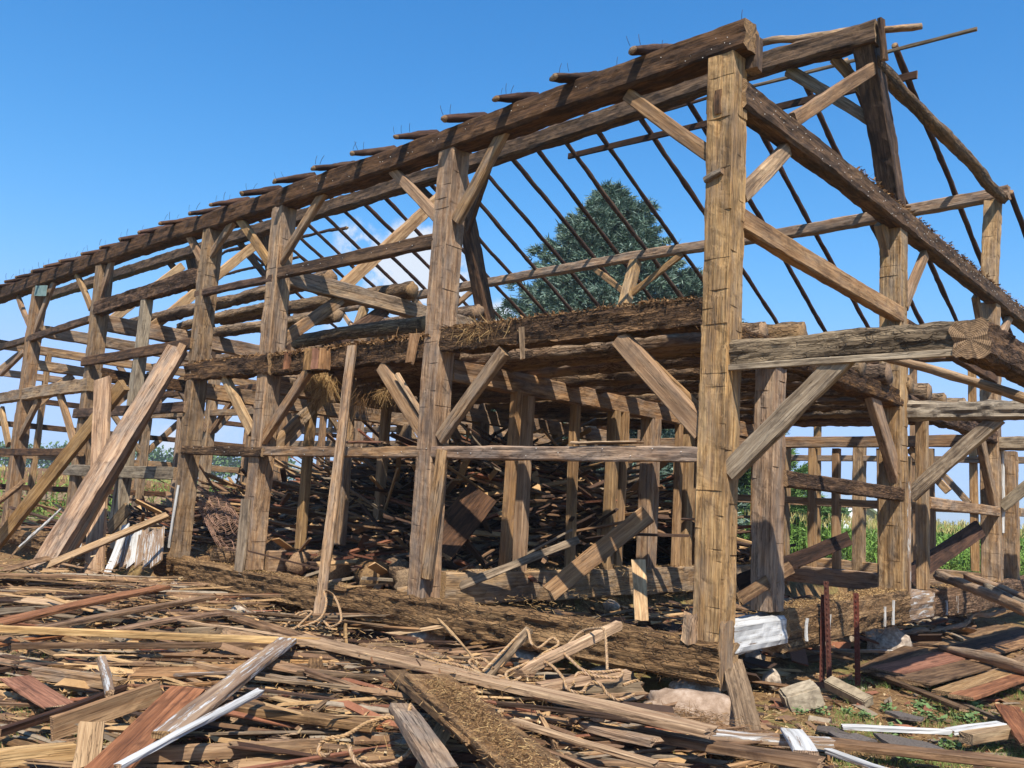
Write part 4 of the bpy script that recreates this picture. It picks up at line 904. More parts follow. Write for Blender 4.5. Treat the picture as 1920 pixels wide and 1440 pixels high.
# steel posts: T profile with studs
def steel_post(px0, py0, px1, py1, y, label):
    b = at(px0, py0, 'y', y); b.z = GZ - .05; tpt = at(px1, py1, 'y', y); root = thing('steel_post', b, label, 'steel post', 'rusty steel fence posts')
    mw, L = frame_matrix(b, tpt, up=(0, 1, 0))
    link('flange', timber_mesh('flange', L, .055, .008, M['rust'], seg=.2, k=2, rough=.0005, bow=0, chamfer=.001), root, mw @ Matrix.Rotation(.3, 4, 'X'))
    link('web', timber_mesh('web', L, .007, .05, M['rust'], seg=.2, k=2, rough=.0005, bow=0, chamfer=.001), root, mw @ Matrix.Rotation(.3, 4, 'X') @ Matrix.Translation((0, 0, .03)))
    sm = timber_mesh('stud_knob', .018, .012, .012, M['rust'], seg=.02, k=2, rough=0, bow=0, chamfer=.001, seed=1)
    for k in range(int(L / .055)):
        link('stud_knob', sm, root, mw @ Matrix.Rotation(.3, 4, 'X') @ Matrix.Translation((.04 + k * .055, 0, -.008)))
steel_post(1556, 1285, 1549, 1090, 2.0, 'taller rusty steel fence post standing by the gable sill')
steel_post(1541, 1280, 1544, 1115, 2.05, 'rusty steel fence post standing directly behind the taller one')
steel_post(1609, 1292, 1605, 1112, 2.03, 'rusty steel fence post standing alone on the right')

# concrete block, slab, stones
def block(name, c, dims, rot, mat, label, cat, holes=False):
    me = rock_box(dims, mat); mw = Matrix.Translation(c) @ Matrix.Rotation(rot[2], 4, 'Z') @ Matrix.Rotation(rot[1], 4, 'Y') @ Matrix.Rotation(rot[0], 4, 'X')
    return link(name, me, None, mw, label, cat)
def rock_box(d, mat, n=9, seed=1):
    V = []; F = []; import itertools
    bx = bpy.data.meshes.new('tmp'); import bmesh
    bm = bmesh.new(); bmesh.ops.create_cube(bm, size=1)
    bmesh.ops.scale(bm, vec=d, verts=bm.verts); bmesh.ops.bevel(bm, geom=bm.edges[:], offset=min(d) * .1, segments=2, affect='EDGES')
    bmesh.ops.subdivide_edges(bm, edges=bm.edges[:], cuts=4, use_grid_fill=True)
    for v in bm.verts: v.co += v.co.normalized() * (.010 * mn.noise(v.co * 22 + Vector((seed, 0, 0))) + .01 * mn.noise(v.co * 8))
    me = bpy.data.meshes.new('block'); bm.to_mesh(me); bm.free(); me.materials.append(M[mat]); return me
block('concrete_block', at(1503, 1308, 'z', GZ + .13), (.34, .24, .20), (.1, -.35, .7), 'concrete', 'square tan concrete block lying tilted left of the steel posts', 'concrete block')
block('plaster_slab', at(1590, 1298, 'z', GZ + .12), (.50, .13, .10), (.4, .18, -.35), 'concrete', 'broken pale slab lying between the steel posts', 'slab')
rock('stone', at(1300, 1345, 'z', GZ + .02), (.47, .30, .20), 'pinkstone', 1, 'large flat pinkish stone under the corner of the frame', rotz=.5, amp=.28)
rock('stone', at(1665, 1205, 'z', GZ + .13), (.28, .26, .24), 'stone', 2, 'big grey boulder under the middle of the gable sill', amp=.3)
rock('stone', at(1447, 1275, 'z', GZ + .08), (.09, .10, .10), 'stone', 3, 'small round grey stone beside the leaning grey plank')
for i, (px, py, s) in enumerate(((1440, 1235, .2), (1500, 1220, .22), (1560, 1212, .18), (1610, 1200, .2), (1740, 1165, .2), (1800, 1155, .24))):
    rock('stone', at(px, py, 'z', GZ + .12) + Vector((-.3, .0, 0)), (s * 1.2, s, s * .9), 'stone', 5 + i, 'rough foundation stone in the shade under the gable sill', 'foundation stones under the gable', base=ICO3)
for i, (x, s) in enumerate(((-.35, .22), (-1.3, .2), (-2.6, .22), (-4.2, .2), (-6.1, .2), (-8.2, .22), (-10.5, .22))):
    rock('stone', (x, .2, GZ + .02), (s * 1.2, s, s * .7), 'stone', 21 + i, 'foundation stone in the dark gap under the front sill ' + ('at the corner', 'just left of the corner', 'midway along the first bay', 'below the second post', 'midway along the second bay', 'below the third post', 'below the fourth post')[i], 'foundation stones under the front', base=ICO3)
for i, (px, py, s) in enumerate(((448, 1145, .10), (492, 1150, .06), (1146, 1135, .12), (1120, 1345, .05), (718, 1250, .05))):
    rock('stone', at(px, py, 'z', GZ + .3), (s * 1.2, s, s * .7), 'stone', 41 + i, ('pale stone on the heap below the sill under the fourth post', 'small stone right of the pale one below the sill', 'grey stone lying in the rubble behind the sill', 'pebble beside the chaff covered plank', 'pebble in the chaff near the long pale plank')[i], base=ICO2)
# log lengths caked in chaff lying behind the front sill
for i, (a, b, d, lb) in enumerate((((505, 1015), (560, 1062), .36, 'leftmost chaff covered log round behind the sill'), ((560, 1012), (632, 1070), .4, 'chaff covered log round right of the leftmost'), ((640, 1010), (700, 1075), .42, 'largest hay matted log round behind the sill'),
                                   ((690, 1012), (770, 1062), .4, 'chaff covered log round next to the second front post'))):
    p0 = at(*a, 'y', 2.6); p1 = at(*b, 'y', .7); p0.z = -.2; p1.z = -.22
    log('log', p0, p1, d, 'sill', label=lb, cat='log', rough=.03, nr=20)
log('log', (-10.3, .6, -.3), (-9.6, 1.0, -.3), .28, 'bark', label='short bark covered log at the foot of the wire roll', cat='log')
log('log', at(745, 1110, 'y', .55), at(905, 1085, 'y', 1.5), .12, 'hewn', label='thin log end in the rubble right of the second post', cat='log')

# roll of rusty wire mesh
def wire_roll(c, axis, R_, Ln, label):
    root = thing('wire_roll', c, label, 'wire roll')
    def tube(pts, r_, n=4):
        V = []; F = []
        for i, p in enumerate(pts):
            t = (Vector(pts[min(i + 1, len(pts) - 1)]) - Vector(pts[max(i - 1, 0)])).normalized(); u = t.orthogonal().normalized(); v = t.cross(u)
            for k in range(n):
                a = 2 * math.pi * k / n; V.append(tuple(Vector(p) + u * math.cos(a) * r_ + v * math.sin(a) * r_))
        for i in range(len(pts) - 1):
            for k in range(n): F.append((i * n + k, i * n + (k + 1) % n, (i + 1) * n + (k + 1) % n, (i + 1) * n + k))
        return V, F
    mw, L = frame_matrix(Vector(c), Vector(c) + Vector(axis) * Ln)
    r2 = random.Random(3); turns = 2.4
    def spiral(x, t, ph=0): 
        R = R_ * (1 - .22 * t / turns); a = 2 * math.pi * t; w = .006 * math.sin(5 * a + x * 7)
        return (x, math.cos(a) * (R + w), math.sin(a) * (R + w) * .9)
    V = []; F = []
    for i in range(11):
        x = Ln * i / 10
        pts = [spiral(x + .01 * math.sin(t * 9 + i), t) for t in np.linspace(0, turns, 92)]
        v, f = tube(pts, .0048); b = len(V); V += v; F += [tuple(q + b for q in ff) for ff in f]
    for me_n, VV, FF in (('round_wires', V, F),): link(me_n, mesh_np(me_n, VV, np.array(FF), [M['wire']]), root, mw, kind='stuff')
    V = []; F = []
    for k in range(int(turns * 13)):
        t = k / 13; pts = [spiral(x, t + .02 * math.sin(x * 6 + k)) for x in np.linspace(0, Ln, 7)]
        v, f = tube(pts, .004); b = len(V); V += v; F += [tuple(q + b for q in ff) for ff in f]
    link('long_wires', mesh_np('long_wires', V, np.array(F), [M['wire']]), root, mw, kind='stuff')
wa = at(398, 945, 'y', 1.25); wb = at(432, 1003, 'y', .40); wire_roll(wb, (wa - wb).normalized(), .30, (wa - wb).length, 'roll of rusty wire fencing standing tilted between the third and fourth posts')

# ropes: twisted strands following a polyline
def rope(pix, h, label, rad=.0135, jit=.02, seed=1, y=None):
    r = random.Random(seed)
    P = [at(px, py, 'z', GZ + hh) for (px, py), hh in zip(pix, h)]
    # catmull-rom
    pts = []
    for i in range(len(P) - 1):
        p0, p1, p2, p3 = P[max(i - 1, 0)], P[i], P[i + 1], P[min(i + 2, len(P) - 1)]
        n = max(4, int((p2 - p1).length / .012))
        for k in range(n):
            t = k / n; pts.append(.5 * ((2 * p1) + (p2 - p0) * t + (2 * p0 - 5 * p1 + 4 * p2 - p3) * t * t + (3 * p1 - p0 - 3 * p2 + p3) * t ** 3))
    V = []; F = []; n = 6; s = 0; root = thing('rope', P[0], label, 'rope')
    for st in range(3):
        V = []; F = []; s = 0
        for i, p in enumerate(pts):
            q = pts[min(i + 1, len(pts) - 1)] - pts[max(i - 1, 0)]
            if q.length < 1e-6: q = Vector((1, 0, 0))
            t = q.normalized(); u = t.cross(Vector((0, .1, 1))).normalized(); v = t.cross(u)
            if i: s += (p - pts[i - 1]).length
            a0 = s / (rad * 4.2) * 2 * math.pi / 1.6 + st * 2 * math.pi / 3
            c = p + (u * math.cos(a0) + v * math.sin(a0)) * rad * .52
            for k in range(n):
                a = 2 * math.pi * k / n; V.append(tuple(c + (u * math.cos(a) + v * math.sin(a)) * rad * .55))
        for i in range(len(pts) - 1):
            for k in range(n): F.append((i * n + k, i * n + (k + 1) % n, (i + 1) * n + (k + 1) % n, (i + 1) * n + k))
        link('strand', mesh_np('strand', V, np.array(F), [M['rope']], smooth=True), root, Matrix.Identity(4))
rope([(905, 1260), (940, 1225), (985, 1182), (996, 1205), (1010, 1215), (1035, 1197), (1047, 1208), (1020, 1225), (985, 1245), (950, 1262), (960, 1278), (990, 1262)], [.4, .5, .62, .6, .52, .55, .52, .45, .42, .4, .38, .4], 'rope loops standing up around the grey stake', seed=2)
rope([(1055, 1220), (1090, 1185), (1120, 1178), (1133, 1182), (1137, 1215), (1139, 1258)], [.5, .6, .68, .68, .55, .42], 'rope end hanging over the squared tan stick', seed=3)
rope([(1000, 1235), (1030, 1245), (1055, 1270), (1065, 1292), (1090, 1298), (1105, 1280), (1125, 1283), (1138, 1300), (1160, 1312), (1190, 1302)], [.45, .42, .4, .36, .36, .42, .42, .36, .34, .36], 'rope winding from the grey stake over the lying sticks', seed=4)
rope([(1050, 1217), (1068, 1235), (1095, 1257), (1130, 1260), (1165, 1257), (1160, 1270), (1120, 1268), (1085, 1262), (1075, 1285)], [.48, .46, .44, .44, .44, .42, .42, .42, .36], 'rope loop lying across the tan stick near the corner stone', seed=5)
rope([(780, 1222), (820, 1238), (870, 1250), (900, 1262), (880, 1240), (905, 1235), (925, 1255)], [.4, .42, .4, .38, .42, .45, .4], 'rope length running left from the loops into the chaff', seed=6)
rope([(540, 1170), (560, 1150), (585, 1148), (560, 1175), (600, 1160), (612, 1130), (608, 1108), (628, 1120), (640, 1160), (620, 1175), (605, 1165), (590, 1180)], [.4, .44, .5, .42, .5, .6, .7, .6, .5, .42, .46, .4], 'tangled rope heap at the foot of the tall narrow board', seed=7)
rope([(530, 1165), (548, 1158), (570, 1162), (552, 1178), (535, 1175), (575, 1150), (595, 1170), (625, 1180)], [.36, .4, .42, .38, .36, .46, .4, .36], 'flat rope coil left of the tangled rope heap', seed=8)
rope([(600, 1395), (615, 1385), (650, 1378), (690, 1355), (730, 1345), (760, 1350), (770, 1320)], [.3, .34, .36, .38, .4, .4, .46], 'rope arching over the bottom boards left of centre', seed=9)
rope([(655, 1398), (665, 1425), (690, 1436), (740, 1430), (770, 1405), (760, 1390)], [.3, .26, .24, .24, .28, .32], 'rope loop at the bottom edge left of centre', seed=10)
rope([(600, 1396), (598, 1412), (612, 1416), (620, 1405)], [.3, .26, .26, .3], 'short curled rope end at the bottom left of centre', seed=11)
rope([(1168, 1285), (1185, 1278), (1200, 1275)], [.4, .42, .44], 'stub of rope beside the broken post block', seed=12)

# ------------------------------------------------------------------ the heap of boards, each its own object up to the limit
mats_w = ['board'] * 9 + ['board_red'] * 2 + ['board_dark'] * 5 + ['board_grey'] * 3 + ['board_tan'] * 3 + ['board_tan'] * 2
desc = {'board': 'weathered brown', 'board_red': 'reddish brown', 'board_dark': 'dark brown', 'board_grey': 'greyish', 'board_tan': 'pale tan', 'white_worn': 'patchy white painted'}
lib = {}
for mt in set(mats_w):
    lib[mt] = [timber_mesh('board', L, w, t, M[mt], seg=.14, k=3 if w < .06 else 4, rough=.0045, chamfer=.003, jag=.10, bow=.035, wob=.006, twist=rnd.uniform(-.35, .35), seed=rnd.randrange(9999))
               for (L, w, t) in ((.5, .08, .022), (.8, .045, .025), (1.1, .09, .022), (1.5, .04, .035), (1.7, .12, .022), (2.2, .07, .025), (2.6, .04, .03), (1.3, .14, .02), (.35, .10, .018), (1.9, .03, .022))]
def heap_h(x, y):
    k = math.exp(-((y + 2.0) / 1.7) ** 2) / (1 + math.exp((x - .3) * 3))
    k2 = math.exp(-((x + 9) / 5) ** 2) * math.exp(-((y + 1.2) / 1.0) ** 2)
    q = min(1, max(0, (-y - .9) / 1.1)); return (.22 * k + .30 * k2) * q * q * (3 - 2 * q)
cnt = 0
LM = [('wide red-brown plank', 280, 1370), ('orange sawn plank on edge', 200, 1330), ('flaking white plank', 430, 1290), ('tangled rope heap', 590, 1150), ('larger white siding panel', 260, 1050),
      ('longest leaning plank', 80, 1085), ('left end of pale strip', 90, 1182), ('middle of pale strip', 300, 1192), ('right end of pale strip', 530, 1202), ('chaff covered plank', 900, 1350),
      ('grey propped stake', 950, 1225), ('long pale plank', 1150, 1330), ('squared tan stick', 1080, 1215), ('bottom rope loop', 700, 1410), ('corner stone', 1300, 1345), ('fourth post', 330, 1062),
      ('left grass', 40, 1320), ('upright tan stub', 165, 1400), ('bottom cross timber', 450, 1405), ('thick short plank', 790, 1390), ('thin dark strip', 1080, 1342), ('reddish square-ended board', 70, 1297),
      ('brown plank pointing right', 500, 1178), ('front sill end', 330, 1085), ('long white stick', 360, 1365), ('stretched rope', 820, 1238)]
def proj(p):
    d = Vector(p) - CAM; z = d.dot(CF); return 960 + FPX * d.dot(CR) / z, 720 - FPX * d.dot(CU) / z
def board_label(mt, L, k, a, b):
    (ax, ay), (bx, by) = proj(a), proj(b); cx, cy = (ax + bx) / 2, (ay + by) / 2
    if bx < ax: ax, ay, bx, by = bx, by, ax, ay
    ang = math.degrees(math.atan2(ay - by, max(1, bx - ax)))
    o_ = 'level' if abs(ang) < 9 else 'sloping up' if 9 <= ang < 50 else 'sloping down' if -50 < ang <= -9 else 'end on'
    ln = 'short' if L < .9 else 'long' if L > 1.6 else 'middling'
    wd = 'thin' if (.5, .8, 1.1, 1.5, 1.7, 2.2, 2.6, 1.3, .35, 1.9)[k] in (.8, 1.5, 2.6, 1.9) else 'broad'
    nm, lx, ly = min(LM, key=lambda q: (q[1] - cx) ** 2 + ((q[2] - cy) * 1.6) ** 2)
    rel = ('left of' if cx < lx else 'right of') if abs(cx - lx) > abs(cy - ly) * 1.6 else ('behind' if cy < ly else 'in front of')
    return f'{ln} {wd} {desc[mt]} board {o_} {rel} the {nm}'
def scatter(n, xr, yr, ang, layers=.22, small=0):
    global cnt
    for _ in range(n):
        px = rnd.uniform(*xr); py = yr[0] + (yr[1] - yr[0]) * rnd.random() ** 1.1
        mt = rnd.choice(mats_w)
        p = at(px, py, 'z', GZ + .15)
        if p.y > -.6 and p.x < .1: p.y = -.62 - rnd.random() * .6
        k = rnd.choice([0, 8, 0, 8, 1]) if small else rnd.randrange(10)
        me = lib[mt][k]; L = me.vertices[len(me.vertices) - 1].co.x
        yaw = math.radians(42) + rnd.gauss(0, ang) if rnd.random() < .75 else rnd.uniform(0, math.pi)
        d = Vector((math.cos(yaw), math.sin(yaw), rnd.gauss(0, .05)))
        ym = p.y + abs(d.y) * L * .5
        if ym > -.42 and p.x < .1: p.y -= ym + .42
        z = gz(p.x, p.y) + .02 + heap_h(p.x, p.y) * rnd.random() + rnd.random() * layers * .35 * (1 if p.y < -1.7 else .3)
        p.z = z; mw, _ = frame_matrix(p - d * L / 2, p + d * L / 2)
        mw = mw @ Matrix.Rotation(rnd.gauss(0, .25) + (math.pi / 2 if rnd.random() < .06 else 0), 4, 'X')
        o = link('board', me, None, mw, None, 'board', 'loose boards in the yard heap'); cnt += 1
        o['label'] = board_label(mt, L, k, p - d * L / 2, p + d * L / 2)
scatter(95, (-40, 500), (1085, 1240), .30)
scatter(45, (-20, 480), (1240, 1440), .45, .12)
scatter(75, (480, 960), (1175, 1300), .5)
scatter(50, (480, 1000), (1290, 1440), .5)
scatter(22, (960, 1250), (1300, 1440), .5, .1)
# the rest of the loose boards: one merged mass per place
def board_mass(name, n, fn, label, cat, seed, mats=('board', 'board_red', 'board_dark', 'board_tan', 'board_grey')):
    r = random.Random(seed); nr_ = np.random.RandomState(seed); Vs = []; Fs = []; mi = []; off = 0
    cube = np.array([(x, y, z) for x in (-.5, .5) for y in (-.5, .5) for z in (-.5, .5)]); cf = np.array([(0, 1, 3, 2), (4, 6, 7, 5), (0, 4, 5, 1), (2, 3, 7, 6), (0, 2, 6, 4), (1, 5, 7, 3)])
    for i in range(n):
        c, yaw, pitch, L, w, t, k = fn(r)
        d = Vector((math.cos(yaw) * math.cos(pitch), math.sin(yaw) * math.cos(pitch), math.sin(pitch)))
        mw, _ = frame_matrix(Vector(c) - d * L / 2, Vector(c)); mw = mw @ Matrix.Rotation(r.gauss(0, .35), 4, 'X')
        v = cube * np.array((L, w, t)); v = v + nr_.uniform(-1, 1, v.shape) * np.array((.06, .006, .003)); v[:, 0] += L / 2
        R3 = np.array(mw.to_3x3()); v = v @ R3.T + np.array(mw.translation)
        Vs.append(v); Fs.append(cf + off); off += 8; mi += [k % len(mats)] * 6
    me = mesh_np(name, np.concatenate(Vs), np.concatenate(Fs), [MS[q] for q in mats], mi)
    return link(name, me, None, None, label, cat, kind='stuff')
def mass_wood(name, cols):
    mt, t, b = newmat(name); gi = N(t, 'ShaderNodeNewGeometry'); c0 = N(t, 'ShaderNodeTexCoord')
    c = ramp(t, gi.outputs['Random Per Island'], [(i / (len(cols) - 1), x) for i, x in enumerate(cols)])
    n = noise(t, c0.outputs['Object'], 18, 8, .7, .3)
    c = mixc(t, rng(t, n, .35, .65, 0, .6), c, mixc(t, 1., c, (.5, .45, .4), 'MULTIPLY'))
    t.links.new(c, b.inputs['Base Color']); b.inputs['Roughness'].default_value = .9; bump(t, b, n, .7, .01); return mt
MS = {'board': mass_wood('heap_board', [rgb(96, 70, 50), rgb(142, 110, 80), rgb(118, 88, 62), rgb(158, 126, 92)]), 'board_red': mass_wood('heap_board_red', [rgb(104, 62, 44), rgb(146, 94, 66), rgb(120, 76, 54)]),
      'board_dark': mass_wood('heap_board_dark', [rgb(58, 42, 32), rgb(84, 60, 44), rgb(70, 50, 38)]), 'board_tan': mass_wood('heap_board_tan', [rgb(170, 134, 90), rgb(200, 164, 118)]), 'board_grey': mass_wood('heap_board_grey', [rgb(126, 110, 92), rgb(160, 144, 122)])}
def hp(x, y):  # height of the inner heap
    a = 2.2 * math.exp(-((x + 8.4) / 3.6) ** 2 - ((y - 5.6) / 2.8) ** 2) + 1.1 * math.exp(-((x + 14) / 4.0) ** 2 - ((y - 5) / 3.2) ** 2) + .55 * math.exp(-((x + 5.5) / 2) ** 2 - ((y - 8) / 3) ** 2) + .25 * math.exp(-((x + 3) / 3) ** 2 - ((y - 3) / 3) ** 2)
    return -.42 + a
def f_inner(r):
    while True:
        x = r.uniform(-21, -4.7); y = r.uniform(.9, 10)
        if x < -8.9 and x > -12 and y < 2.4: continue
        if r.random() < .25 + (hp(x, y) + .42): break
    z = hp(x, y) + r.uniform(-.12, .12)
    return (x, y, z), r.choice((math.radians(35), math.radians(60), math.radians(120))) + r.gauss(0, .8), r.gauss(0, .24), r.choice((.6, 1.1, 1.8, 2.5, 3.2)), r.uniform(.03, .13), r.uniform(.018, .04), r.choice((0, 0, 0, 2, 2, 2, 2, 2, 1, 4, 3) if r.random() < .9 else (3,))  # mostly dark boards: the shade inside the frame is put into their colour
board_mass('board_heap', 3600, f_inner, 'dark high heap of broken boards piled inside the barn frame', 'board heap', 5)
def f_front(r):
    px = r.uniform(-60, 1260); py = r.uniform(1085, 1440); p = at(px, py, 'z', GZ + .1)
    if p.y > -.5: p.y = -.55 - r.random() * .6
    z = gz(p.x, p.y) + .02 + heap_h(p.x, p.y) * r.random() * .8
    sm = r.random() < .45
    L = r.uniform(.12, .4) if sm else r.uniform(.6, 2.4)
    if p.y + L * .4 > -.4: p.y -= max(0, p.y + L * .4 + .4)
    return (p.x, p.y, z), math.radians(42) + r.gauss(0, .45 if not sm else 1.5), r.gauss(0, .06), L, r.uniform(.012, .06) if not sm else r.uniform(.02, .09), r.uniform(.008, .022), r.choice((0, 0, 0, 0, 1, 2, 3, 3, 4, 4))
board_mass('board_litter', 2600, f_front, 'litter of thin split boards and laths covering the yard before the sill', 'board litter', 6)
def f_right(r):
    x = r.uniform(.1, 2.6); y = r.uniform(-1.2, 9); 
    return (x, y, gz(x, y) + .02), r.uniform(0, 3.1), r.gauss(0, .04), r.uniform(.08, .3), r.uniform(.02, .08), .012, r.choice((0, 0, 1, 2, 2, 4))
board_mass('wood_scraps', 420, f_right, 'small wood scraps scattered over the straw beside the gable', 'scraps', 7)
def f_under(r):
    x = r.uniform(-4, -.3); y = r.uniform(.5, 9.5)
    return (x, y, -.78 + r.uniform(0, .22)), r.uniform(0, 3.1), r.gauss(0, .14), r.uniform(.2, 1.3), r.uniform(.05, .2), .025, r.choice((0, 0, 1, 2, 3, 4))
board_mass('rubble', 420, f_under, 'jumbled broken boards in the first bay behind the corner post', 'rubble', 8)
# earth and chaff body under the inner heap
def mound():
    xs = np.arange(-22, -4.4, .2); ys = np.arange(.4, 10.2, .2)
    V = [(x, y, hp(x, y) - .16 + .08 * mn.noise(Vector((x * 2, y * 2, 0)))) for y in ys for x in xs]
    nx = len(xs); i = np.arange(len(ys) - 1)[:, None] * nx; j = np.arange(nx - 1)[None, :]
    F = np.stack([i + j, i + j + 1, i + j + 1 + nx, i + j + nx], 2).reshape(-1, 4)
    link('chaff_mound', mesh_np('chaff_mound', V, F, [M['dirtheap']], smooth=True), None, None, 'dirt and chaff mound underneath the inner board heap', 'mound', kind='stuff')
mound()
# shingle scraps at lower right
for i, (px, py, s, lb) in enumerate(((1700, 1395, .3, 'largest torn asphalt shingle among the weeds'), (1600, 1385, .22, 'torn shingle left of the largest one'), (1560, 1372, .16, 'small dark shingle beside the white strip'), (1700, 1345, .2, 'shingle scrap above the thin white strip'), (1350, 1408, .2, 'dark shingle scrap below the corner stone'))):
    c = at(px, py, 'z', GZ + .06); r = random.Random(i); n = 11
    ring = [(math.cos(a) * s * r.uniform(.6, 1), math.sin(a) * s * .7 * r.uniform(.6, 1)) for a in np.linspace(0, 2 * math.pi, n, endpoint=False)]
    V = [(x, y, .008 + r.uniform(0, .02)) for x, y in ring] + [(x, y, 0) for x, y in ring] + [(0, 0, .02)]
    F = [(k, (k + 1) % n, n * 2) for k in range(n)] + [(k + n, (k + 1) % n + n, (k + 1) % n, k) for k in range(n)]
    link('shingle_scrap', mesh_np('shingle_scrap', V, F, [M['shingle']]), None, Matrix.Translation(c), lb, 'shingle')

# ------------------------------------------------------------------ straw, chips, grass, weeds (uncountable)
def scatter_pts(n, f):
    P = np.array([f() for _ in range(n)]); return P
def fg(): 
    p = at(rs.uniform(-60, 1980), rs.uniform(1060, 1450), 'z', GZ + .1)
    x, y = p.x, p.y
    return (x, y, gz(x, y) + .01 + ((heap_h(x, y) + .08) * rs.uniform(.1, 1.0) if y < -.5 and x < .3 else 0))
Pa = scatter_pts(34000, fg)
rib_obj('straw_litter', [straw_at(Pa, .075, .3, .0017) + (0,)], [M['straw']], None, label='fine straw and chaff strewn over the whole yard', cat='straw', kind='stuff')
Pb = scatter_pts(9000, fg)
rib_obj('wood_chips', [straw_at(Pb, .05, .35, .008) + (0,)], [M['chips']], None, label='small wood chips and splinters strewn over the yard', cat='wood chips', kind='stuff')
# chaff on the wide centre plank
q0 = at(815, 1275, 'z', GZ + .46); q1 = at(1010, 1450, 'z', GZ + .50); dq = (q1 - q0)
sd = dq.cross(Vector((0, 0, 1))).normalized()
n = 6000; u = rs.uniform(0, 1, n); P = np.array(q0)[None] + np.array(dq)[None] * u[:, None] + np.array(sd)[None] * rs.normal(0, .075, n)[:, None]; P[:, 2] += rs.uniform(-.03, .03, n)
rib_obj('plank_chaff', [straw_at(P[:3600], .03, .3, .002) + (0,), straw_at(P[3600:], .04, .3, .0015) + (1,)], [M['hay_dark'], M['straw']], None, label='brown chaff heaped on the widest foreground plank', cat='chaff', kind='stuff')
c_ = at(1300, 1345, 'z', GZ + .17); n = 1400; P = np.array(c_)[None] + rs.normal(0, 1, (n, 3)) * [.20, .12, .015]
rib_obj('stone_chaff', [straw_at(P, .05, .3, .0016) + (0,)], [M['hay_dark']], None, label='brown chaff lying on top of the large corner stone', cat='chaff', kind='stuff')
# inner straw
n = 9000; P = np.stack([rs.uniform(-12, -.3, n), rs.uniform(.4, 4, n), np.zeros(n)], 1)
for i in range(n): P[i, 2] = max(gz(P[i, 0], P[i, 1]), hp(P[i, 0], P[i, 1]) - .14) + .02
rib_obj('floor_straw', [straw_at(P, .08, .3, .002) + (0,)], [M['straw']], None, label='straw scattered over the earth inside the sills', cat='straw', kind='stuff')
def grass_patch(px0, px1, py0, py1, n, hgt, label, thr=.0):
    P = []
    while len(P) < n:
        p = at(rs.uniform(px0, px1), rs.uniform(py0, py1), 'z', GZ)
        if mn.noise(Vector((p.x * 1.6, p.y * 1.6, 9))) > thr: P.append((p.x, p.y, gz(p.x, p.y)))
    P = np.array(P); D = rs.normal(0, .45, (n, 3)); D[:, 2] = 1; D = unit(D) * (hgt * rs.uniform(.4, 1.2, n))[:, None]
    W = unit(np.cross(D, rs.normal(0, 1, (n, 3)))); V, F = ribbons(P, D, W, np.full(n, .0028), rs.normal(0, 1, (n, 3)) * hgt * .3, .15)
    rib_obj('grass', [(V, F, 0)], [M['grass']], None, label=label, cat='grass', kind='stuff')
grass_patch(-30, 520, 1240, 1440, 7000, .09, 'short green grass showing between boards at the lower left', -.1)
grass_patch(1560, 1960, 1280, 1440, 5500, .07, 'short grass and clover at the lower right', -.05)
grass_patch(560, 1300, 1330, 1440, 1500, .08, 'sparse grass blades between planks at the bottom centre', .1)
def weed(px, py, s, label, grp):
    c = at(px, py, 'z', GZ); c.z = gz(c.x, c.y)
    n = 46; P = rs.normal(0, s * .35, (n, 3)); P[:, 2] = np.abs(P[:, 2]) * .6 + .02
    D = rs.normal(0, 1, (n, 3)); D[:, 2] *= .3; D = unit(D) * s * .32
    W = unit(np.cross(D, np.tile([0, 0, 1.], (n, 1)) + rs.normal(0, .4, (n, 3)))); V, F = ribbons(P, D, W, np.full(n, s * .12), None, .5)
    link('weed', mesh_np('weed', V, F, [M['weed']]), None, Matrix.Translation(c), label, 'weed', grp)
for px, py, s in ((1680, 1378, .16), (1745, 1350, .16), (1820, 1330, .18), (1815, 1352, .15), (1590, 1345, .1), (1620, 1350, .12), (1888, 1300, .16), (1700, 1425, .12), (1540, 1345, .10), (1665, 1340, .12), (1780, 1400, .14), (1860, 1400, .12), (1500, 1345, .08), (1725, 1330, .13), (1390, 1355, .07), (1740, 1312, .12)):
    nm, lx, ly = min((('concrete block', 1503, 1308), ('broken pale slab', 1590, 1298), ('thin white strip', 1680, 1368), ('tapered white board', 1830, 1366), ('long brown board', 1708, 1290), ('orange sawn block', 1862, 1377),
                      ('nearest sheathing panel', 1820, 1290), ('largest shingle', 1700, 1395), ('corner stone', 1300, 1345), ('pale board tip', 1842, 1335)), key=lambda q: (q[1] - px) ** 2 + (q[2] - py) ** 2)
    weed(px, py, s, ('small' if s < .13 else 'leafy') + ' green weed growing ' + (('left of' if px < lx else 'right of') if abs(px - lx) > abs(py - ly) else ('behind' if py < ly else 'in front of')) + ' the ' + nm, 'weeds at the lower right')

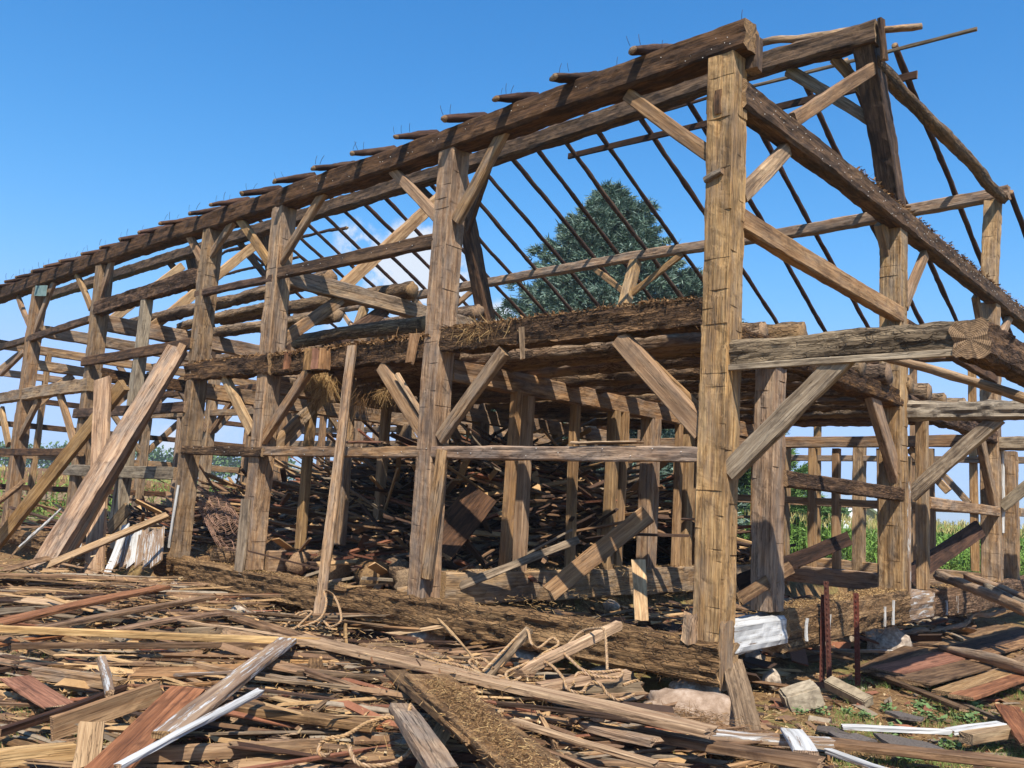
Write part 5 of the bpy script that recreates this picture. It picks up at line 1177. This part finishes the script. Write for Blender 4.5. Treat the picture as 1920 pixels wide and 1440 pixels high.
# ------------------------------------------------------------------ corn field
def corn(label, pts, scale, name='corn'):
    n = len(pts); P = np.array(pts); parts = []; Hs = 1.95 * scale * rs.uniform(.88, 1.08, n)
    up = np.stack([rs.normal(0, .03, n), rs.normal(0, .03, n), np.ones(n)], 1) * Hs[:, None]
    W = unit(rs.normal(0, 1, (n, 3)) * [1, 1, 0]); parts.append(ribbons(P, up, W, np.full(n, .016), None, .5) + (0,))
    for k in range(9):
        b = P + up * (.12 + .085 * k); a = rs.uniform(0, 2 * math.pi, n); dr = np.stack([np.cos(a), np.sin(a), np.full(n, .75)], 1)
        D = dr * (.55 * scale * rs.uniform(.7, 1.1, n))[:, None]; Wl = unit(np.cross(D, [0, 0, 1.])); bd = np.zeros((n, 3)); bd[:, 2] = -.62 * scale * rs.uniform(.6, 1.2, n); bd[:, :2] = dr[:, :2] * .12
        parts.append(ribbons(b, D, Wl, np.full(n, .042) * rs.uniform(.7, 1.2, n), bd, .1, 3) + (0,))
    for k in range(4):
        b = P + up * .98; D = rs.normal(0, .35, (n, 3)); D[:, 2] = 1; D = unit(D) * .24 * scale; Wl = unit(np.cross(D, rs.normal(0, 1, (n, 3))))
        parts.append(ribbons(b, D, Wl, np.full(n, .012), None, .6) + (1,))
    rib_obj(name, parts, [M['corn'], M['tassel']], None, label=label, cat='corn', kind='stuff')
def field(x0, x1, y0, y1, sp, row, z=GZ - .3):
    return [(x + rs.normal(0, .06), y + rs.normal(0, .05), z) for x in np.arange(x0, x1, row) for y in np.arange(y0, y1, sp)]
corn('near rows of green corn with tassels behind the right side of the barn', field(-15, 5, 22, 34, .3, .76), 1.0)
corn('farther rows of corn merging towards the horizon on the right', field(-30, 8, 34, 62, .62, 1.5), 1.0, 'corn')
corn('green corn beyond the left end of the barn', field(-60, -27, -4, 26, .8, .95), 1.0, 'corn')
def canopy(x0, x1, y0, y1, st, nm):
    xs = np.arange(x0, x1, st); ys = np.arange(y0, y1, st); z = GZ + 1.45
    V = [(x, y, z + rs.uniform(-.15, .15)) for y in ys for x in xs]; nx = len(xs); i = np.arange(len(ys) - 1)[:, None] * nx; j = np.arange(nx - 1)[None, :]
    F = np.stack([i + j, i + j + 1, i + j + 1 + nx, i + j + nx], 2).reshape(-1, 4)
    link(nm, mesh_np(nm, V, F, [M['canopy']]), None, None, kind='structure')
M['canopy'] = simple('corn_canopy', [(.35, rgb(84, 112, 50)), (.6, rgb(122, 144, 72))], 1.2, 6, .3, worldspace=True, vary=False)
canopy(-330, 30, 62, 420, 3, 'far_corn_field'); canopy(-420, -60, -30, 60, 3, 'far_corn_field')

# ------------------------------------------------------------------ trees
def conifer(loc, H, R0, mat, label, seed, nw=30, tuft=.32, z0=.04, dens=1.0, top_round=.8):
    r = np.random.RandomState(seed); root = thing('spruce_tree', loc, label, 'spruce tree', None)
    link('trunk', timber_mesh('trunk', H * .97, .5 * H / 16, .5 * H / 16, M['trunk'], seg=.8, round_=True, nr=8, taper=.9, rough=.02, bow=.05), root, frame_matrix(loc, Vector(loc) + Vector((0, 0, H)), up=(0, 1, 0))[0])
    Ps = []; Ds = []; bP = []; bD = []
    for w in range(nw):
        u = z0 + (1 - z0) * (w / nw) ** .92; zz = H * u; R = R0 * (1 - u) ** top_round * (1 + r.uniform(-.12, .12)) + .12
        nb = int(9 + 5 * (1 - u))
        for b in range(nb):
            a = 2 * math.pi * (b / nb) + r.uniform(0, .5) + w; L = R * r.uniform(.66, 1.16); d = np.array([math.cos(a), math.sin(a), 0.]); sdv = np.array([-d[1], d[0], 0])
            droop = -.22 + .5 * u
            bP.append([0, 0, zz]); bD.append(d * L + np.array([0, 0, droop * L * .5]))
            m_ = int(L / .16 * 1.9 * dens) + 6
            t = 1 - r.uniform(0, .85, m_) ** 1.35; side = r.normal(0, 1, m_) * .28 * L * (1 - t * .75) * .8
            z = zz + droop * L * t * .8 + .25 * L * t ** 3 * .5 - np.abs(side) * .18 + r.normal(0, .05, m_)
            Ps.append(np.stack([d[0] * L * t + sdv[0] * side, d[1] * L * t + sdv[1] * side, z], 1))
            dd = d[None] * r.uniform(.4, 1, m_)[:, None] + sdv[None] * (np.sign(side) * r.uniform(.2, .9, m_))[:, None]; dd[:, 2] += r.uniform(-.1, .45, m_); Ds.append(unit(dd))
    P = np.concatenate(Ps); D = np.concatenate(Ds); n = len(P); parts = []
    for k in range(9):
        Dk = unit(D + r.normal(0, .5, (n, 3))) * (tuft * r.uniform(.5, 1.15, n))[:, None]; W = unit(np.cross(Dk, r.normal(0, 1, (n, 3))))
        parts.append(ribbons(P + r.normal(0, .06, (n, 3)), Dk, W, np.full(n, tuft * .085) * r.uniform(.6, 1.3, n), None, .25, 1) + (0,))
    V = np.concatenate([p[0] for p in parts]); o = 0; Fs = []
    for p in parts: Fs.append(p[1] + o); o += len(p[0])
    link('crown', mesh_np('crown', V, np.concatenate(Fs), [M[mat]]), root, Matrix.Translation(Vector(loc)))
    bP = np.array(bP, float); bD = np.array(bD, float); W = unit(np.cross(bD, np.tile([0, 0, 1.], (len(bD), 1)))); Vb, Fb = ribbons(bP, bD, W, np.full(len(bD), .05), None, .2, 2)
    W2 = np.tile([0, 0, 1.], (len(bD), 1)); Vc, Fc2 = ribbons(bP, bD, W2, np.full(len(bD), .05), None, .2, 2)
    link('limbs', mesh_np('limbs', np.concatenate([Vb, Vc]), np.concatenate([Fb, Fc2 + len(Vb)]), [M['trunk']]), root, Matrix.Translation(Vector(loc)))
conifer((-20.9, 26, GZ), 17.4, 9.2, 'needle', 'tallest blue spruce tree rising behind the barn frame', 3, nw=40, tuft=.36, top_round=.74, dens=1.5)
conifer((-17.3, 28.0, GZ), 13.2, 5.4, 'needle', 'second shorter blue spruce right of the tallest one', 4, nw=30, tuft=.34, top_round=.66, dens=1.4)
conifer((-13.0, 26.5, GZ), 5.4, 3.6, 'needle_green', 'low bright green conifer seen just right of the corner post', 5, nw=14, tuft=.34, z0=.06)

def leafy(loc, H, W_, label, seed, grp=None, leaf=.5, n=900, kind_name='tree'):
    r = np.random.RandomState(seed); root = thing(kind_name, loc, label, 'tree', grp)
    link('trunk', timber_mesh('trunk', H * .55, H * .05, H * .05, M['trunk'], seg=H * .1, round_=True, nr=7, taper=.5, rough=.05), root, frame_matrix(loc, Vector(loc) + Vector((0, 0, 1)), up=(0, 1, 0))[0])
    nl = 9; C = np.stack([r.uniform(-.33, .33, nl) * W_, r.uniform(-.33, .33, nl) * W_, r.uniform(.35, .8, nl) * H], 1); Rr = r.uniform(.16, .28, nl) * W_
    li = r.randint(0, nl, n); dv = unit(r.normal(0, 1, (n, 3))); P = C[li] + dv * (Rr[li] * r.uniform(.6, 1.05, n))[:, None] * [1, 1, .85 * H / W_]
    D = unit(dv + r.normal(0, .6, (n, 3))) * leaf; W = unit(np.cross(D, r.normal(0, 1, (n, 3)))); V, F = ribbons(P, D, W, np.full(n, leaf * .45), None, .5, 1)
    link('crown', mesh_np('crown', V, F, [M['leaf']]), root, Matrix.Translation(Vector(loc)))
def tree_px(px, py_top, dist, wpx, label, seed, grp=None, **kw):
    d = pxdir(px, py_top); hd = math.hypot(d.x, d.y); p = CAM + d * (dist / hd); H = p.z - GZ
    leafy((p.x, p.y, GZ), H, wpx * dist / FPX, label, seed, grp, leaf=H * .07, **kw)
tree_px(1562, 938, 70, 52, 'round green tree rising above the white roof', 61, n=1600)
tree_px(1510, 935, 75, 60, 'dark green tree left of the round one above the corn', 62, n=1500)
tree_px(1648, 962, 190, 22, 'small round tree left of the centre gable post', 63)
tree_px(1725, 975, 300, 26, 'hazy tree just right of the centre gable post', 64)
tree_px(1765, 978, 330, 40, 'hazy spreading tree at the horizon between gable posts', 65)
for i in range(26):
    tree_px(1640 + i * 13 + rnd.uniform(-4, 4), 983 + rnd.uniform(-4, 3) + i * .35, 420, rnd.uniform(12, 26), 'distant tree in the wooded skyline on the right', 70 + i, 'trees along the right horizon', n=160)
for i in range(34):
    px = -20 + i * 17 + rnd.uniform(-4, 4); tree_px(px, 826 + px * .028 + rnd.uniform(-5, 5), 230, rnd.uniform(20, 36), 'distant tree in the wooded skyline on the left', 120 + i, 'trees along the left horizon', n=220)
for i in range(16):
    px = 560 + i * 26; tree_px(px, 868 + (px - 560) * .06 + rnd.uniform(-8, 4), 200, rnd.uniform(26, 44), 'distant tree behind the heap at the middle horizon', 170 + i, 'trees along the middle horizon', n=220)

# farmhouse roofs beyond the corn
def house(c, w, d, h, rh, yaw, label):
    root = thing('farm_building', c, label, 'building'); mw = Matrix.Translation(Vector(c)) @ Matrix.Rotation(yaw, 4, 'Z')
    V = [(-w, -d, 0), (w, -d, 0), (w, d, 0), (-w, d, 0), (-w, -d, h), (w, -d, h), (w, d, h), (-w, d, h), (-w, 0, h + rh), (w, 0, h + rh)]
    link('wall', mesh_np('wall', V, [(0, 1, 5, 4), (2, 3, 7, 6), (0, 4, 8, 7, 3), (1, 2, 6, 9, 5)], [M['concrete']]), root, mw)
    o = .5; k = rh / d
    V = [(-w - o, -d - o, h - o * k), (w + o, -d - o, h - o * k), (w + o, 0, h + rh), (-w - o, 0, h + rh), (w + o, d + o, h - o * k), (-w - o, d + o, h - o * k)]
    V2 = [(x, y, z + .15) for x, y, z in V]
    F = [(0, 1, 2, 3), (3, 2, 4, 5)]; F2 = [tuple(q + 6 for q in f) for f in F]; S = [(0, 1, 7, 6), (1, 2, 8, 7), (2, 4, 10, 8), (4, 5, 11, 10), (5, 3, 9, 11), (3, 0, 6, 9)]
    link('roof', mesh_np('roof', V + V2, F + F2 + S, [M['roof_white']]), root, mw)
hp_ = at(1535, 985, 'y', 58); house((hp_.x, hp_.y, GZ), 2.6, 2.2, 1.3, 1.0, .3, 'low white roofed farm building half hidden by the corn')
hp_ = at(1578, 975, 'y', 62); house((hp_.x, hp_.y, GZ), 2.2, 2.2, 1.9, 1.1, -.5, 'second white roofed farm building right of the low one')
# low concrete wall and earth bank beyond the far end
wl0 = Vector((-30, 11, GZ)); 
wall = thing('retaining_wall', (-31, 14, GZ), 'low pale block retaining wall beyond the far end of the barn', 'wall')
bm_ = rock_box((1.15, .4, .55), 'pinkstone')
for i in range(7):
    for k in range(1):
        link('wall_block', bm_, wall, Matrix.Translation((-33 + .35 * i, 4 + 1.18 * i + .5 * k, GZ + .95 + .58 * k)) @ Matrix.Rotation(math.radians(73), 4, 'Z'))
rock('earth_bank', (-42, 8, GZ), (5, 12, 2.0), 'dirtheap', 77, 'brown earth bank beyond the left end of the barn', cat='earth bank', amp=.2)
# haze between the barn and the horizon
def haze():
    x0, x1, y0, y1, z0, z1 = -3100, 3100, -3100, 3100, GZ - 1.3, 24
    V = [(x, y, z) for x in (x0, x1) for y in (y0, y1) for z in (z0, z1)]
    F = [(0, 1, 3, 2), (4, 6, 7, 5), (0, 4, 5, 1), (2, 3, 7, 6), (0, 2, 6, 4), (1, 5, 7, 3)]
    mt = bpy.data.materials.new('haze'); mt.use_nodes = True; t = mt.node_tree; t.nodes.clear()
    o = N(t, 'ShaderNodeOutputMaterial'); v = N(t, 'ShaderNodeVolumePrincipled'); v.inputs['Color'].default_value = (.82, .9, 1, 1); v.inputs['Density'].default_value = .0005
    t.links.new(v.outputs[0], o.inputs['Volume'])
    link('haze', mesh_np('haze', V, F, [mt]), None, None, kind='stuff')
HAZE = True
if HAZE: haze()
print('objects', len(bpy.data.objects), 'boards', cnt)
